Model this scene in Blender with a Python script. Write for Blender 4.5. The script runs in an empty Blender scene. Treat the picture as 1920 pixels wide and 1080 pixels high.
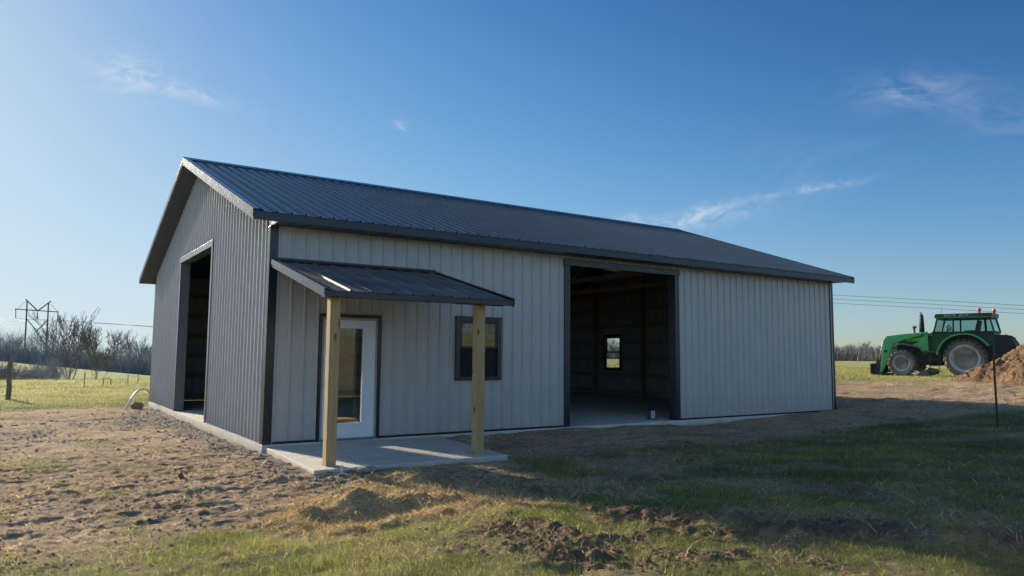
import bpy, math, random
import numpy as np
from mathutils import Vector, Matrix

random.seed(7)
rng = np.random.default_rng(11)
scene = bpy.context.scene
COL = scene.collection
R = math.radians

# ------------------------------------------------------------------ camera
CAM = np.array([-3.284, -11.890, 1.4215])
RX = Vector((0.83090, -0.55636, 0.00825))
UP = Vector((-0.05805, -0.07192, 0.99572))
FW = Vector((0.55339, 0.82782, 0.09206))
cam_d = bpy.data.cameras.new('camera')
cam = bpy.data.objects.new('camera', cam_d)
COL.objects.link(cam)
m = Matrix.Identity(4)
for r_ in range(3):
    m[r_][0] = RX[r_]; m[r_][1] = UP[r_]; m[r_][2] = -FW[r_]; m[r_][3] = CAM[r_]
cam.matrix_world = m
cam_d.sensor_width = 36.0
cam_d.lens = 1373.55 / 1920 * 36
cam_d.clip_start = 0.05
cam_d.clip_end = 4000
scene.camera = cam

# ------------------------------------------------------------------ light
SUN_K, SUN_EL = 0.238, R(20.0)
hx, hy = -SUN_K, 1.0
hl = math.hypot(hx, hy)
SUN = Vector((hx / hl * math.cos(SUN_EL), hy / hl * math.cos(SUN_EL), math.sin(SUN_EL)))   # towards the sun
sd = bpy.data.lights.new('sun', 'SUN')
so = bpy.data.objects.new('sun', sd)
COL.objects.link(so)
so.rotation_euler = SUN.to_track_quat('Z', 'Y').to_euler()
sd.energy = 5.0
sd.angle = R(0.53)
sd.color = (1.0, 0.87, 0.67)

# ------------------------------------------------------------------ noise
_T = np.random.default_rng(3).random((256, 256)).astype(np.float32)
def vnoise(x, y):
    xi = np.floor(x).astype(np.int64); yi = np.floor(y).astype(np.int64)
    fx = x - xi; fy = y - yi
    fx = fx * fx * (3 - 2 * fx); fy = fy * fy * (3 - 2 * fy)
    a = _T[xi & 255, yi & 255]; b = _T[(xi + 1) & 255, yi & 255]
    c = _T[xi & 255, (yi + 1) & 255]; d = _T[(xi + 1) & 255, (yi + 1) & 255]
    return (a * (1 - fx) + b * fx) * (1 - fy) + (c * (1 - fx) + d * fx) * fy
def fbm(x, y, s, o=4, gain=0.5):
    t = 0; a = 1.0; n = 0
    for k in range(o):
        t = t + a * (vnoise(x * s + 17.3 * k + 5, y * s + 9.1 * k + 3) - 0.5); n += a
        a *= gain; s *= 2.03
    return t / n * 2
def sstep(a, b, x):
    t = np.clip((x - a) / (b - a), 0, 1)
    return t * t * (3 - 2 * t)
def polysd(px, py, poly):
    """signed distance to a polygon, negative inside"""
    d = np.full(px.shape, 1e9); ins = np.zeros(px.shape, bool)
    n = len(poly)
    for i in range(n):
        ax, ay = poly[i]; bx, by = poly[(i + 1) % n]
        ex, ey = bx - ax, by - ay
        t = np.clip(((px - ax) * ex + (py - ay) * ey) / (ex * ex + ey * ey + 1e-12), 0, 1)
        d = np.minimum(d, np.hypot(px - ax - t * ex, py - ay - t * ey))
        c = ((ay > py) != (by > py)) & (px < (bx - ax) * (py - ay) / (by - ay + 1e-12) + ax)
        ins ^= c
    return np.where(ins, -d, d)

# ------------------------------------------------------------------ mesh helpers
class MB:
    def __init__(s): s.v = []; s.f = []
    def add(s, vs, fs):
        o = len(s.v); s.v += [tuple(v) for v in vs]; s.f += [tuple(i + o for i in f) for f in fs]; return s
    def box(s, x0, y0, z0, x1, y1, z1):
        vs = [(x0,y0,z0),(x1,y0,z0),(x1,y1,z0),(x0,y1,z0),(x0,y0,z1),(x1,y0,z1),(x1,y1,z1),(x0,y1,z1)]
        return s.add(vs, [(0,3,2,1),(4,5,6,7),(0,1,5,4),(1,2,6,5),(2,3,7,6),(3,0,4,7)])
    def beam(s, a, b, w, h, up=(0,0,1)):
        a = Vector(a); b = Vector(b); d = (b - a).normalized(); u = Vector(up)
        r = d.cross(u)
        if r.length < 1e-5: r = d.cross(Vector((1,0,0)))
        r.normalize(); u = r.cross(d)
        vs = []
        for p in (a, b):
            for q in ((-1,-1),(1,-1),(1,1),(-1,1)):
                vs.append(p + r * (q[0] * w / 2) + u * (q[1] * h / 2))
        return s.add(vs, [(0,1,2,3),(7,6,5,4),(0,4,5,1),(1,5,6,2),(2,6,7,3),(3,7,4,0)])
    def tube(s, pts, rad, n=8, cap=True):
        pts = [Vector(p) for p in pts]
        if not hasattr(rad, '__len__'): rad = [rad] * len(pts)
        vs = []; fs = []
        ref = Vector((0.31, 0.17, 0.93))
        for i, p in enumerate(pts):
            d = (pts[min(i + 1, len(pts) - 1)] - pts[max(i - 1, 0)]).normalized()
            r = d.cross(ref)
            if r.length < 1e-3: r = d.cross(Vector((1, 0, 0)))
            r.normalize(); u = r.cross(d)
            for k in range(n):
                a = 2 * math.pi * k / n
                vs.append(p + (r * math.cos(a) + u * math.sin(a)) * rad[i])
        for i in range(len(pts) - 1):
            for k in range(n):
                k2 = (k + 1) % n
                fs.append((i*n+k, i*n+k2, (i+1)*n+k2, (i+1)*n+k))
        if cap:
            fs.append(tuple(range(n - 1, -1, -1))); fs.append(tuple((len(pts)-1)*n + k for k in range(n)))
        return s.add(vs, fs)
    def lathe(s, prof, c=(0,0,0), axis='z', n=24):
        """prof: (radius, along)"""
        vs = []; fs = []
        for (r, h) in prof:
            for k in range(n):
                a = 2 * math.pi * k / n
                p = (r*math.cos(a), r*math.sin(a), h)
                if axis == 'y': p = (p[0], h, p[1])
                if axis == 'x': p = (h, p[0], p[1])
                vs.append((p[0]+c[0], p[1]+c[1], p[2]+c[2]))
        for i in range(len(prof) - 1):
            for k in range(n):
                k2 = (k + 1) % n
                fs.append((i*n+k, i*n+k2, (i+1)*n+k2, (i+1)*n+k))
        return s.add(vs, fs)
    def prism(s, poly, y0, y1):
        """poly in x,z extruded along y"""
        n = len(poly)
        vs = [(x, y0, z) for x, z in poly] + [(x, y1, z) for x, z in poly]
        fs = [tuple(range(n)), tuple(range(2*n-1, n-1, -1))] + [(i, i+n, (i+1) % n + n, (i+1) % n) for i in range(n)]
        return s.add(vs, fs)
    def build(s, name, mat, parent=None, bevel=0, smooth=False):
        me = bpy.data.meshes.new(name)
        me.from_pydata(s.v, [], s.f); me.validate(); me.update()
        o = bpy.data.objects.new(name, me); COL.objects.link(o)
        if mat: me.materials.append(mat)
        if parent: o.parent = parent
        if bevel:
            b = o.modifiers.new('bevel', 'BEVEL'); b.width = bevel; b.segments = 2; b.limit_method = 'ANGLE'
        if smooth: me.shade_smooth()
        return o

def np_mesh(name, V, F, mat, smooth=False, attrs=None, quads=True):
    """V (n,3) floats, F (m,k) ints of one face size"""
    me = bpy.data.meshes.new(name)
    V = np.asarray(V, np.float32); F = np.asarray(F, np.int32)
    k = F.shape[1]
    me.vertices.add(len(V)); me.vertices.foreach_set('co', V.ravel())
    me.loops.add(F.size); me.loops.foreach_set('vertex_index', F.ravel())
    me.polygons.add(len(F))
    me.polygons.foreach_set('loop_start', np.arange(0, F.size, k, dtype=np.int32))
    me.polygons.foreach_set('loop_total', np.full(len(F), k, np.int32))
    me.polygons.foreach_set('use_smooth', np.full(len(F), smooth))
    me.update(calc_edges=True)
    for an, (ty, arr) in (attrs or {}).items():
        a = me.attributes.new(an, ty, 'POINT')
        a.data.foreach_set('color' if ty == 'FLOAT_COLOR' else 'value', np.asarray(arr, np.float32).ravel())
    o = bpy.data.objects.new(name, me); COL.objects.link(o)
    if mat: me.materials.append(mat)
    return o

def thing(name, label, cat, loc=(0,0,0), rotz=0, group=None):
    o = bpy.data.objects.new(name, None); COL.objects.link(o)
    o.location = loc; o.rotation_euler = (0, 0, rotz); o.empty_display_size = 0.2
    return tag(o, label, cat, group)
def tag(o, label=None, cat=None, group=None, kind=None):
    if label: o['label'] = label
    if cat: o['category'] = cat
    if group: o['group'] = group
    if kind: o['kind'] = kind
    return o

# ------------------------------------------------------------------ materials
def mat(name, base=(0.5,0.5,0.5), rough=0.6, metal=0.0, spec=0.5):
    M = bpy.data.materials.new(name); M.use_nodes = True
    nt = M.node_tree; b = nt.nodes['Principled BSDF']
    b.inputs['Base Color'].default_value = (*base, 1); b.inputs['Roughness'].default_value = rough
    b.inputs['Metallic'].default_value = metal; b.inputs['Specular IOR Level'].default_value = spec
    return M, nt, b
def N(nt, ty, **kw):
    n = nt.nodes.new(ty)
    for k, v in kw.items():
        if k.startswith('i_'):
            key = k[2:]
            key = int(key) if key.isdigit() else key.replace('_', ' ')
            n.inputs[key].default_value = v
        else: setattr(n, k, v)
    return n
def ramp(nt, stops):
    n = nt.nodes.new('ShaderNodeValToRGB'); e = n.color_ramp.elements
    while len(e) < len(stops): e.new(0.5)
    for i, (p, c) in enumerate(stops):
        e[i].position = p; e[i].color = (*c, 1) if len(c) == 3 else c
    return n
def mixc(nt, fac, a, b, mode='MIX'):
    n = nt.nodes.new('ShaderNodeMix'); n.data_type = 'RGBA'; n.blend_type = mode
    for sock, v in ((n.inputs[0], fac), (n.inputs[6], a), (n.inputs[7], b)):
        if isinstance(v, (int, float)): sock.default_value = v
        elif isinstance(v, tuple): sock.default_value = (*v, 1)
        else: nt.links.new(v, sock)
    return n.outputs[2]
def math_(nt, op, a, b=None, clamp=False):
    n = nt.nodes.new('ShaderNodeMath'); n.operation = op; n.use_clamp = clamp
    for i, v in enumerate((a, b)):
        if v is None: continue
        if isinstance(v, (int, float)): n.inputs[i].default_value = v
        else: nt.links.new(v, n.inputs[i])
    return n.outputs[0]
def coords(nt, scale=(1,1,1), src='Object'):
    t = nt.nodes.new('ShaderNodeTexCoord'); mp = nt.nodes.new('ShaderNodeMapping')
    mp.inputs['Scale'].default_value = scale
    nt.links.new(t.outputs[src], mp.inputs[0]); return mp.outputs[0]
def noise(nt, vec, scale, detail=4, rough=0.55, dist=0.0):
    n = nt.nodes.new('ShaderNodeTexNoise')
    n.inputs['Scale'].default_value = scale; n.inputs['Detail'].default_value = detail
    n.inputs['Roughness'].default_value = rough; n.inputs['Distortion'].default_value = dist
    nt.links.new(vec, n.inputs['Vector']); return n.outputs[0]
def bump(nt, b, h, strength, dist):
    n = nt.nodes.new('ShaderNodeBump'); n.inputs['Strength'].default_value = strength; n.inputs['Distance'].default_value = dist
    nt.links.new(h, n.inputs['Height']); nt.links.new(n.outputs[0], b.inputs['Normal'])

def painted(name, base, rough, var=0.12, wav=0.0015, dust=None, spec=0.5):
    M, nt, b = mat(name, base, rough, 0, spec)
    v = coords(nt)
    n = noise(nt, v, 1.7, 5)
    dark = tuple(c * (1 - var) for c in base); lite = tuple(min(1, c * (1 + var)) for c in base)
    r = ramp(nt, [(0.3, dark), (0.7, lite)]); nt.links.new(n, r.inputs[0])
    c = r.outputs[0]
    if dust:      # a film of dust thrown up from the ground
        s = nt.nodes.new('ShaderNodeSeparateXYZ'); nt.links.new(v, s.inputs[0])
        n2 = noise(nt, v, 6, 4)
        h = math_(nt, 'MULTIPLY', math_(nt, 'SUBTRACT', 1.0, math_(nt, 'DIVIDE', s.outputs[2], dust[1]), True), math_(nt, 'MULTIPLY', n2, dust[2]))
        c = mixc(nt, h, c, dust[0])
    nt.links.new(c, b.inputs['Base Color'])
    rr = math_(nt, 'ADD', math_(nt, 'MULTIPLY', noise(nt, v, 9, 3), 0.16), rough - 0.08)
    nt.links.new(rr, b.inputs['Roughness'])
    if wav: bump(nt, b, noise(nt, v, 2.6, 2), 1.0, wav)
    return M

M = {}
M['siding'] = painted('ash_grey_steel', (0.465, 0.45, 0.43), 0.31, 0.05, 0.004, ((0.36, 0.28, 0.20), 0.6, 0.5))
nt_ = M['siding'].node_tree; b_ = nt_.nodes['Principled BSDF']
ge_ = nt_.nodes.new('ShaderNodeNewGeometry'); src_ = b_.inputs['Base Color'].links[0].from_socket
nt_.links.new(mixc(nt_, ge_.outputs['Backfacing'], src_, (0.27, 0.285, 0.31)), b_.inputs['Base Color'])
M['trim'] = painted('charcoal_trim', (0.018, 0.024, 0.033), 0.24, 0.12, 0.002)
M['roof'] = painted('charcoal_roof', (0.040, 0.056, 0.078), 0.30, 0.12, 0.003, spec=0.5)
M['roof_rib'] = painted('sky_sheen_roof_rib', (0.075, 0.108, 0.150), 0.7, 0.10, 0, spec=0.0)  # roof paint without gloss; sky sheen put into a bluer base colour
M['porch_roof'] = painted('sunlit_charcoal_roof', (0.150, 0.142, 0.135), 0.5, 0.3, 0.003, spec=0.06)  # charcoal sheet; its sunlit tan is put into the base colour
M['glare_trim'] = painted('glare_charcoal_trim', (0.15, 0.165, 0.175), 0.25, 0.1, 0.002)  # same charcoal trim, with sky glare put into a lighter base colour
M['soffit'] = painted('charcoal_soffit', (0.060, 0.080, 0.110), 0.5, 0.1, 0.002)
M['white_door'] = painted('white_door_paint', (0.78, 0.79, 0.80), 0.35, 0.02, 0.001)
M['black'] = painted('black_paint', (0.015, 0.015, 0.017), 0.35, 0.2, 0)
M['jamb'] = painted('tan_jamb', (0.42, 0.37, 0.31), 0.5, 0.06, 0)

def wood(name, c0, c1, along='z', knots=True, rough=0.75):
    M_, nt, b = mat(name, c0, rough, 0, 0.25)
    sc = {'z': (14, 14, 0.9), 'x': (0.9, 14, 14), 'y': (14, 0.9, 14)}[along]
    g = noise(nt, coords(nt, sc), 2.2, 6, 0.65, 0.6)
    r = ramp(nt, [(0.28, c0), (0.72, c1)]); nt.links.new(g, r.inputs[0])
    c = r.outputs[0]
    if knots:
        v = nt.nodes.new('ShaderNodeTexVoronoi'); v.inputs['Scale'].default_value = 1.0
        nt.links.new(coords(nt, {'z': (5.5, 5.5, 2.2), 'x': (2.2, 5.5, 5.5), 'y': (5.5, 2.2, 5.5)}[along]), v.inputs['Vector'])
        k = ramp(nt, [(0.09, (1, 1, 1)), (0.17, (0, 0, 0))]); nt.links.new(v.outputs['Distance'], k.inputs[0])
        c = mixc(nt, k.outputs[0], c, (0.075, 0.04, 0.02))
    c = mixc(nt, math_(nt, 'MULTIPLY', noise(nt, coords(nt), 3.0, 3), 0.35), c, (0.34, 0.27, 0.13))
    nt.links.new(c, b.inputs['Base Color'])
    bump(nt, b, g, 0.5, 0.002)
    return M_
M['post'] = wood('treated_pine', (0.36, 0.245, 0.115), (0.52, 0.38, 0.20))
M['frame_wood'] = wood('framing_lumber', (0.17, 0.135, 0.10), (0.25, 0.20, 0.15), 'x', False)
M['old_wood'] = wood('weathered_wood', (0.10, 0.09, 0.08), (0.22, 0.20, 0.18))
M['ply'] = wood('brown_board', (0.30, 0.17, 0.08), (0.42, 0.26, 0.13), 'x', False)

def concrete():
    M_, nt, b = mat('concrete', (0.42, 0.39, 0.34), 0.85, 0, 0.3)
    v = coords(nt)
    a = noise(nt, v, 2.2, 6, 0.6); f = noise(nt, v, 45, 3, 0.7)
    r = ramp(nt, [(0.3, (0.52, 0.48, 0.42)), (0.7, (0.68, 0.635, 0.565))]); nt.links.new(a, r.inputs[0])
    c = mixc(nt, math_(nt, 'MULTIPLY', f, 0.45), r.outputs[0], (0.44, 0.40, 0.35))
    # soil staining on the vertical edges
    s = nt.nodes.new('ShaderNodeSeparateXYZ'); nt.links.new(v, s.inputs[0])
    st = math_(nt, 'MULTIPLY', math_(nt, 'DIVIDE', math_(nt, 'SUBTRACT', -0.03, s.outputs[2]), 0.12, True), noise(nt, v, 5, 4), True)
    c = mixc(nt, st, c, (0.20, 0.145, 0.095))
    nt.links.new(c, b.inputs['Base Color'])
    bump(nt, b, math_(nt, 'ADD', math_(nt, 'MULTIPLY', f, 0.3), a), 0.5, 0.004)
    return M_
M['concrete'] = concrete()

def glass(name, tint, ior=1.6):
    M_ = bpy.data.materials.new(name); M_.use_nodes = True
    nt = M_.node_tree; nt.nodes.clear()
    out = nt.nodes.new('ShaderNodeOutputMaterial'); mx = nt.nodes.new('ShaderNodeMixShader')
    tr = N(nt, 'ShaderNodeBsdfTransparent'); tr.inputs[0].default_value = (*tint, 1)
    gl = N(nt, 'ShaderNodeBsdfGlossy'); gl.inputs['Roughness'].default_value = 0.005; gl.inputs[0].default_value = (0.95, 0.97, 1, 1)
    lw = N(nt, 'ShaderNodeLayerWeight'); lw.inputs[0].default_value = 0.5; f0 = ((ior - 1) / (ior + 1)) ** 2
    fr_ = math_(nt, 'ADD', math_(nt, 'MULTIPLY', math_(nt, 'POWER', lw.outputs['Facing'], 5.0), 1 - f0), f0)
    bp = N(nt, 'ShaderNodeBump'); bp.inputs['Strength'].default_value = 0.3; bp.inputs['Distance'].default_value = 0.0015
    nt.links.new(noise(nt, coords(nt), 1.6, 1), bp.inputs['Height']); nt.links.new(bp.outputs[0], gl.inputs['Normal'])
    nt.links.new(fr_, mx.inputs[0]); nt.links.new(tr.outputs[0], mx.inputs[1]); nt.links.new(gl.outputs[0], mx.inputs[2])
    nt.links.new(mx.outputs[0], out.inputs[0]); return M_
M['glass'] = glass('window_glass', (0.90, 0.93, 0.92), 1.9)
M['cab_glass'] = glass('tinted_cab_glass', (0.55, 0.72, 0.72), 1.7)

def soil_nodes(nt, v):
    a = noise(nt, v, 0.9, 6, 0.6); f = noise(nt, v, 14, 6, 0.65)
    r = ramp(nt, [(0.30, (0.16, 0.105, 0.066)), (0.5, (0.42, 0.300, 0.200)), (0.68, (0.68, 0.52, 0.375))])
    g2 = noise(nt, v, 48, 4, 0.7)
    mp_ = nt.nodes.new('ShaderNodeMapping'); mp_.inputs['Scale'].default_value = (0.32, 1.0, 1.0); mp_.inputs['Rotation'].default_value = (0, 0, R(4)); nt.links.new(v, mp_.inputs[0])
    k1 = noise(nt, mp_.outputs[0], 11, 5, 0.7, 0.4); k2 = noise(nt, mp_.outputs[0], 30, 4, 0.75)
    st_ = ramp(nt, [(0.36, (0.34, 0.31, 0.29)), (0.50, (0.92, 0.91, 0.90)), (0.66, (1.22, 1.20, 1.18))])  # soil grain and small clod shadows, as dark streaks in the colour
    nt.links.new(math_(nt, 'ADD', math_(nt, 'MULTIPLY', k1, 0.5), math_(nt, 'MULTIPLY', k2, 0.5)), st_.inputs[0])
    nt.links.new(math_(nt, 'ADD', math_(nt, 'ADD', math_(nt, 'MULTIPLY', a, 0.35), math_(nt, 'MULTIPLY', f, 0.35)), math_(nt, 'MULTIPLY', g2, 0.30)), r.inputs[0])
    f = math_(nt, 'ADD', math_(nt, 'MULTIPLY', f, 0.6), math_(nt, 'MULTIPLY', math_(nt, 'ADD', k1, k2), 0.5))
    return mixc(nt, 1.0, r.outputs[0], st_.outputs[0], 'MULTIPLY'), f
def ground_mat():
    M_, nt, b = mat('ground_cover', (0.2, 0.15, 0.1), 0.95, 0, 0.15)
    v = coords(nt)
    soil, f = soil_nodes(nt, v)
    at = nt.nodes.new('ShaderNodeAttribute'); at.attribute_name = 'zones'
    sp = nt.nodes.new('ShaderNodeSeparateColor'); nt.links.new(at.outputs['Color'], sp.inputs[0])
    fine = noise(nt, v, 60, 4, 0.7)
    gv = noise(nt, v, 0.16, 5, 0.6); gs = noise(nt, v, 2.3, 5, 0.65)
    rg = ramp(nt, [(0.25, (0.065, 0.085, 0.040)), (0.5, (0.14, 0.145, 0.065)), (0.75, (0.25, 0.22, 0.085))])
    nt.links.new(math_(nt, 'ADD', math_(nt, 'MULTIPLY', gv, 0.5), math_(nt, 'MULTIPLY', gs, 0.5)), rg.inputs[0])
    grass = mixc(nt, math_(nt, 'MULTIPLY', fine, 0.5), rg.outputs[0], (0.075, 0.072, 0.030))
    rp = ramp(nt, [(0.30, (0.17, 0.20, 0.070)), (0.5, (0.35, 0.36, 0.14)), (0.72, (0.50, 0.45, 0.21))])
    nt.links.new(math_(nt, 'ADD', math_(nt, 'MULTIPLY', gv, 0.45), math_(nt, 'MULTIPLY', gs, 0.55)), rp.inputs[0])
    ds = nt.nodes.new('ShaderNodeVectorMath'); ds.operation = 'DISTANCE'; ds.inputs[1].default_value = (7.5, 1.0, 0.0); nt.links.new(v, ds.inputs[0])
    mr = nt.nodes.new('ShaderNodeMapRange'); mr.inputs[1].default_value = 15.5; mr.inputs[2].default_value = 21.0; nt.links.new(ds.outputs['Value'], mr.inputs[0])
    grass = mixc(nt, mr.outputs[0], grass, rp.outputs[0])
    rs = ramp(nt, [(0.3, (0.20, 0.14, 0.075)), (0.7, (0.62, 0.47, 0.26))]); nt.links.new(noise(nt, v, 35, 5, 0.7), rs.inputs[0])
    vo = nt.nodes.new('ShaderNodeTexVoronoi'); vo.inputs['Scale'].default_value = 38; nt.links.new(v, vo.inputs['Vector'])
    rv = ramp(nt, [(0.0, (0.30, 0.25, 0.21)), (1.0, (0.16, 0.135, 0.115))]); nt.links.new(vo.outputs['Distance'], rv.inputs[0])
    c = mixc(nt, at.outputs['Alpha'], soil, (0.175, 0.118, 0.076))
    c = mixc(nt, sp.outputs[2], c, rv.outputs[0])
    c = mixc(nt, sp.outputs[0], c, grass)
    c = mixc(nt, sp.outputs[1], c, rs.outputs[0])
    nt.links.new(c, b.inputs['Base Color'])
    h = math_(nt, 'ADD', math_(nt, 'MULTIPLY', f, 1.0), math_(nt, 'MULTIPLY', fine, 0.6))
    bump(nt, b, h, 0.85, 0.030)
    return M_
M['ground'] = ground_mat()
def soil_mat(name, mul):
    M_, nt, b = mat(name, (0.2, 0.15, 0.1), 0.95, 0, 0.15)
    v = coords(nt); s, f = soil_nodes(nt, v)
    nt.links.new(mixc(nt, 1.0, s, mul, 'MULTIPLY'), b.inputs['Base Color'])
    bump(nt, b, math_(nt, 'ADD', f, noise(nt, v, 45, 4, 0.7)), 1.0, 0.06); return M_
M['clod'] = soil_mat('soil_clod', (0.78, 0.74, 0.70))
M['pile'] = soil_mat('piled_topsoil', (0.74, 0.66, 0.56))
M['stone'] = painted('gravel_stone', (0.27, 0.235, 0.205), 0.9, 0.45, 0, spec=0.2)
M['rock'] = painted('grey_rock', (0.30, 0.275, 0.245), 0.9, 0.3, 0, spec=0.2)

def blade_mat(name, lo, hi, dry, trans=0.45):
    M_ = bpy.data.materials.new(name); M_.use_nodes = True
    nt = M_.node_tree; nt.nodes.clear()
    out = nt.nodes.new('ShaderNodeOutputMaterial'); mx = nt.nodes.new('ShaderNodeMixShader'); mx.inputs[0].default_value = trans
    at = nt.nodes.new('ShaderNodeAttribute'); at.attribute_name = 'tint'
    r = ramp(nt, [(0.0, lo), (0.55, hi), (1.0, dry)]); nt.links.new(at.outputs['Fac'], r.inputs[0])
    d = nt.nodes.new('ShaderNodeBsdfDiffuse'); t = nt.nodes.new('ShaderNodeBsdfTranslucent')
    nt.links.new(r.outputs[0], d.inputs[0]); nt.links.new(r.outputs[0], t.inputs[0])
    nt.links.new(d.outputs[0], mx.inputs[1]); nt.links.new(t.outputs[0], mx.inputs[2]); nt.links.new(mx.outputs[0], out.inputs[0])
    return M_
M['grass'] = blade_mat('grass_blade', (0.085, 0.125, 0.040), (0.26, 0.29, 0.075), (0.58, 0.47, 0.21), 0.6)
M['straw'] = blade_mat('dry_straw', (0.26, 0.165, 0.070), (0.72, 0.53, 0.26), (0.95, 0.82, 0.54), 0.45)

def bark(name, c0, c1):
    M_, nt, b = mat(name, c0, 0.9, 0, 0.15)
    r = ramp(nt, [(0.3, c0), (0.7, c1)]); nt.links.new(noise(nt, coords(nt), 1.2, 5), r.inputs[0])
    nt.links.new(r.outputs[0], b.inputs['Base Color']); return M_
M['bark'] = bark('grey_bark', (0.17, 0.16, 0.148), (0.29, 0.272, 0.25))
M['woods'] = bark('hazy_twigs', (0.28, 0.28, 0.29), (0.40, 0.39, 0.395))  # distance haze put into the paler grey of the twigs
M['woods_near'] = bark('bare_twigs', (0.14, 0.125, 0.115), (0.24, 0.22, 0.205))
M['pipe'] = painted('pale_plastic_pipe', (0.62, 0.60, 0.52), 0.4, 0.05, 0)
M['steel'] = painted('galvanised_steel', (0.16, 0.165, 0.17), 0.5, 0.2, 0)
M['pylon'] = painted('weathered_pole', (0.085, 0.085, 0.088), 0.8, 0.2, 0)
M['wire'] = painted('conductor', (0.10, 0.105, 0.11), 0.6, 0.1, 0)
M['tpost'] = painted('dark_green_post', (0.022, 0.032, 0.026), 0.55, 0.3, 0)
M['green'] = painted('tractor_green', (0.070, 0.40, 0.14), 0.42, 0.22, 0.001, ((0.24, 0.20, 0.14), 2.2, 0.6))
M['lime'] = painted('sunlit_hood_green', (0.11, 0.38, 0.06), 0.4, 0.1, 0)
M['dkgreen'] = painted('dark_green_panel', (0.014, 0.045, 0.022), 0.45, 0.2, 0)
M['chassis'] = painted('dark_chassis', (0.018, 0.021, 0.020), 0.6, 0.35, 0, ((0.15, 0.12, 0.09), 1.2, 0.6))
M['rubber'] = painted('dusty_rubber', (0.15, 0.137, 0.122), 0.9, 0.4, 0, spec=0.2)
M['rim'] = painted('grey_rim', (0.46, 0.45, 0.43), 0.45, 0.45, 0)
M['disc'] = painted('dull_wheel_disc', (0.22, 0.21, 0.20), 0.6, 0.55, 0)
M['screen'] = painted('insect_screen', (0.02, 0.023, 0.026), 0.8, 0.1, 0, spec=0.2)
M['lens'] = painted('orange_lens', (0.75, 0.10, 0.03), 0.25, 0.1, 0)
M['lettering'] = painted('white_lettering', (0.75, 0.76, 0.74), 0.5, 0.02, 0)
M['seat'] = painted('black_vinyl', (0.02, 0.02, 0.022), 0.6, 0.2, 0)
M['paper'] = painted('label_paper', (0.36, 0.42, 0.45), 0.6, 0.15, 0)

# ------------------------------------------------------------------ terrain
L, W, HS = 15.26, 12.03, 3.50
def G(x, y, detail=True):
    """ground height"""
    x = np.asarray(x, float); y = np.asarray(y, float)
    z = -0.15 + 0 * x
    # the yard climbs towards the right
    right = sstep(9.0, 19.0, x) * 0.40 + sstep(18, 30, x) * 0.38
    right = right * sstep(-40, -14, y)
    wr = sstep(-16, 4, x - 0.55 * y)
    z = z + right * np.where(y > 12, wr, 1)
    # the foreground swells up a little
    z = z + 0.20 * sstep(-3.8, -7.8, y) * sstep(-40, -13, y) * sstep(-5, 1, x)
    # meadow crest, valley and far meadow on the left
    wl = 1 - wr
    far = sstep(20, 40, y) * -0.10 + sstep(40, 62, y) * -1.5 + sstep(66, 108, y) * np.clip(1.55 - 0.115 * (x + 3), -0.6, 2.4) + sstep(112, 150, y) * -5.0
    z = z + np.where(y > 15, far * wl, 0)
    # sunny rise behind the photographer
    z = z + sstep(-22, -135, y) * 6.2
    z = z + 0.105 * np.exp(-((y + 0.25) / 0.9) ** 2) * sstep(2.9, 3.6, x) * sstep(10.5, 7.0, x)
    ds_ = np.hypot(np.clip(np.abs(x - 1.4) - 1.55, 0, None), np.clip(np.abs(y + 1.35) - 1.4, 0, None))
    z = z + 0.05 * np.exp(-(ds_ / 0.45) ** 2)
    # broad undulation
    away = np.hypot(np.clip(np.abs(x - 7.5) - 9, 0, None), np.clip(np.abs(y - 5) - 9.5, 0, None))
    z = z + 0.10 * sstep(4, 30, away) * fbm(x, y, 0.045, 3)
    # building pad
    ins = sstep(0.0, 0.25, np.minimum(np.minimum(x - 0.0, L - x), np.minimum(y - 0.0, W - y)))
    z = z * (1 - ins) + ins * -0.4
    # keep dirt below the siding
    nearb = np.hypot(np.clip(np.abs(x - L/2) - L/2, 0, None), np.clip(np.abs(y - W/2) - W/2, 0, None))
    z = np.where((nearb < 1.2) & (ins <= 0), np.minimum(z, -0.035 + 0.25 * nearb), z)
    inslab = (x > -0.02) & (x < 2.85) & (y > -2.62) & (y < 0.1)
    z = np.where(inslab, -0.35, z)
    if detail:
        mk = zones(x, y)
        z = z + relief(x, y, mk) * (1 - ins) * np.where(inslab, 0, 1)
    return z

GRAVEL = [(-4.2, 1.9), (-1.9, 3.2), (-0.75, 2.2), (-0.35, -0.3), (-0.55, -3.0), (0.05, -3.15), (1.0, -2.85), (1.0, -2.6), (0.2, -2.6), (0.1, 12.6), (-0.6, 9.6), (-2.2, 7.2), (-4.6, 5.4)]
STRAW = [(-1.55, -5.0), (-1.0, -4.3), (-0.35, -3.45), (0.55, -3.15), (0.95, -3.3), (1.3, -4.2), (1.25, -5.2), (0.7, -5.9), (-0.2, -6.0), (-1.0, -5.75)]
DARK = [(-0.5, -7.0), (0.0, -6.3), (0.65, -6.05), (1.25, -6.2), (1.75, -7.0), (2.1, -7.9), (1.3, -8.9), (0.5, -8.5), (-0.3, -7.7)]
DARK2 = [(1.7, -7.3), (2.3, -7.5), (2.5, -8.1), (2.9, -8.6), (2.2, -9.0), (1.8, -8.3)]
DARK3 = [(3.7, -6.75), (4.5, -6.9), (4.8, -7.4), (4.2, -7.75), (3.8, -7.4)]
DARK4 = [(2.9, -8.9), (3.9, -9.3), (5.0, -10.6), (3.0, -10.8), (2.4, -9.5)]
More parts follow.
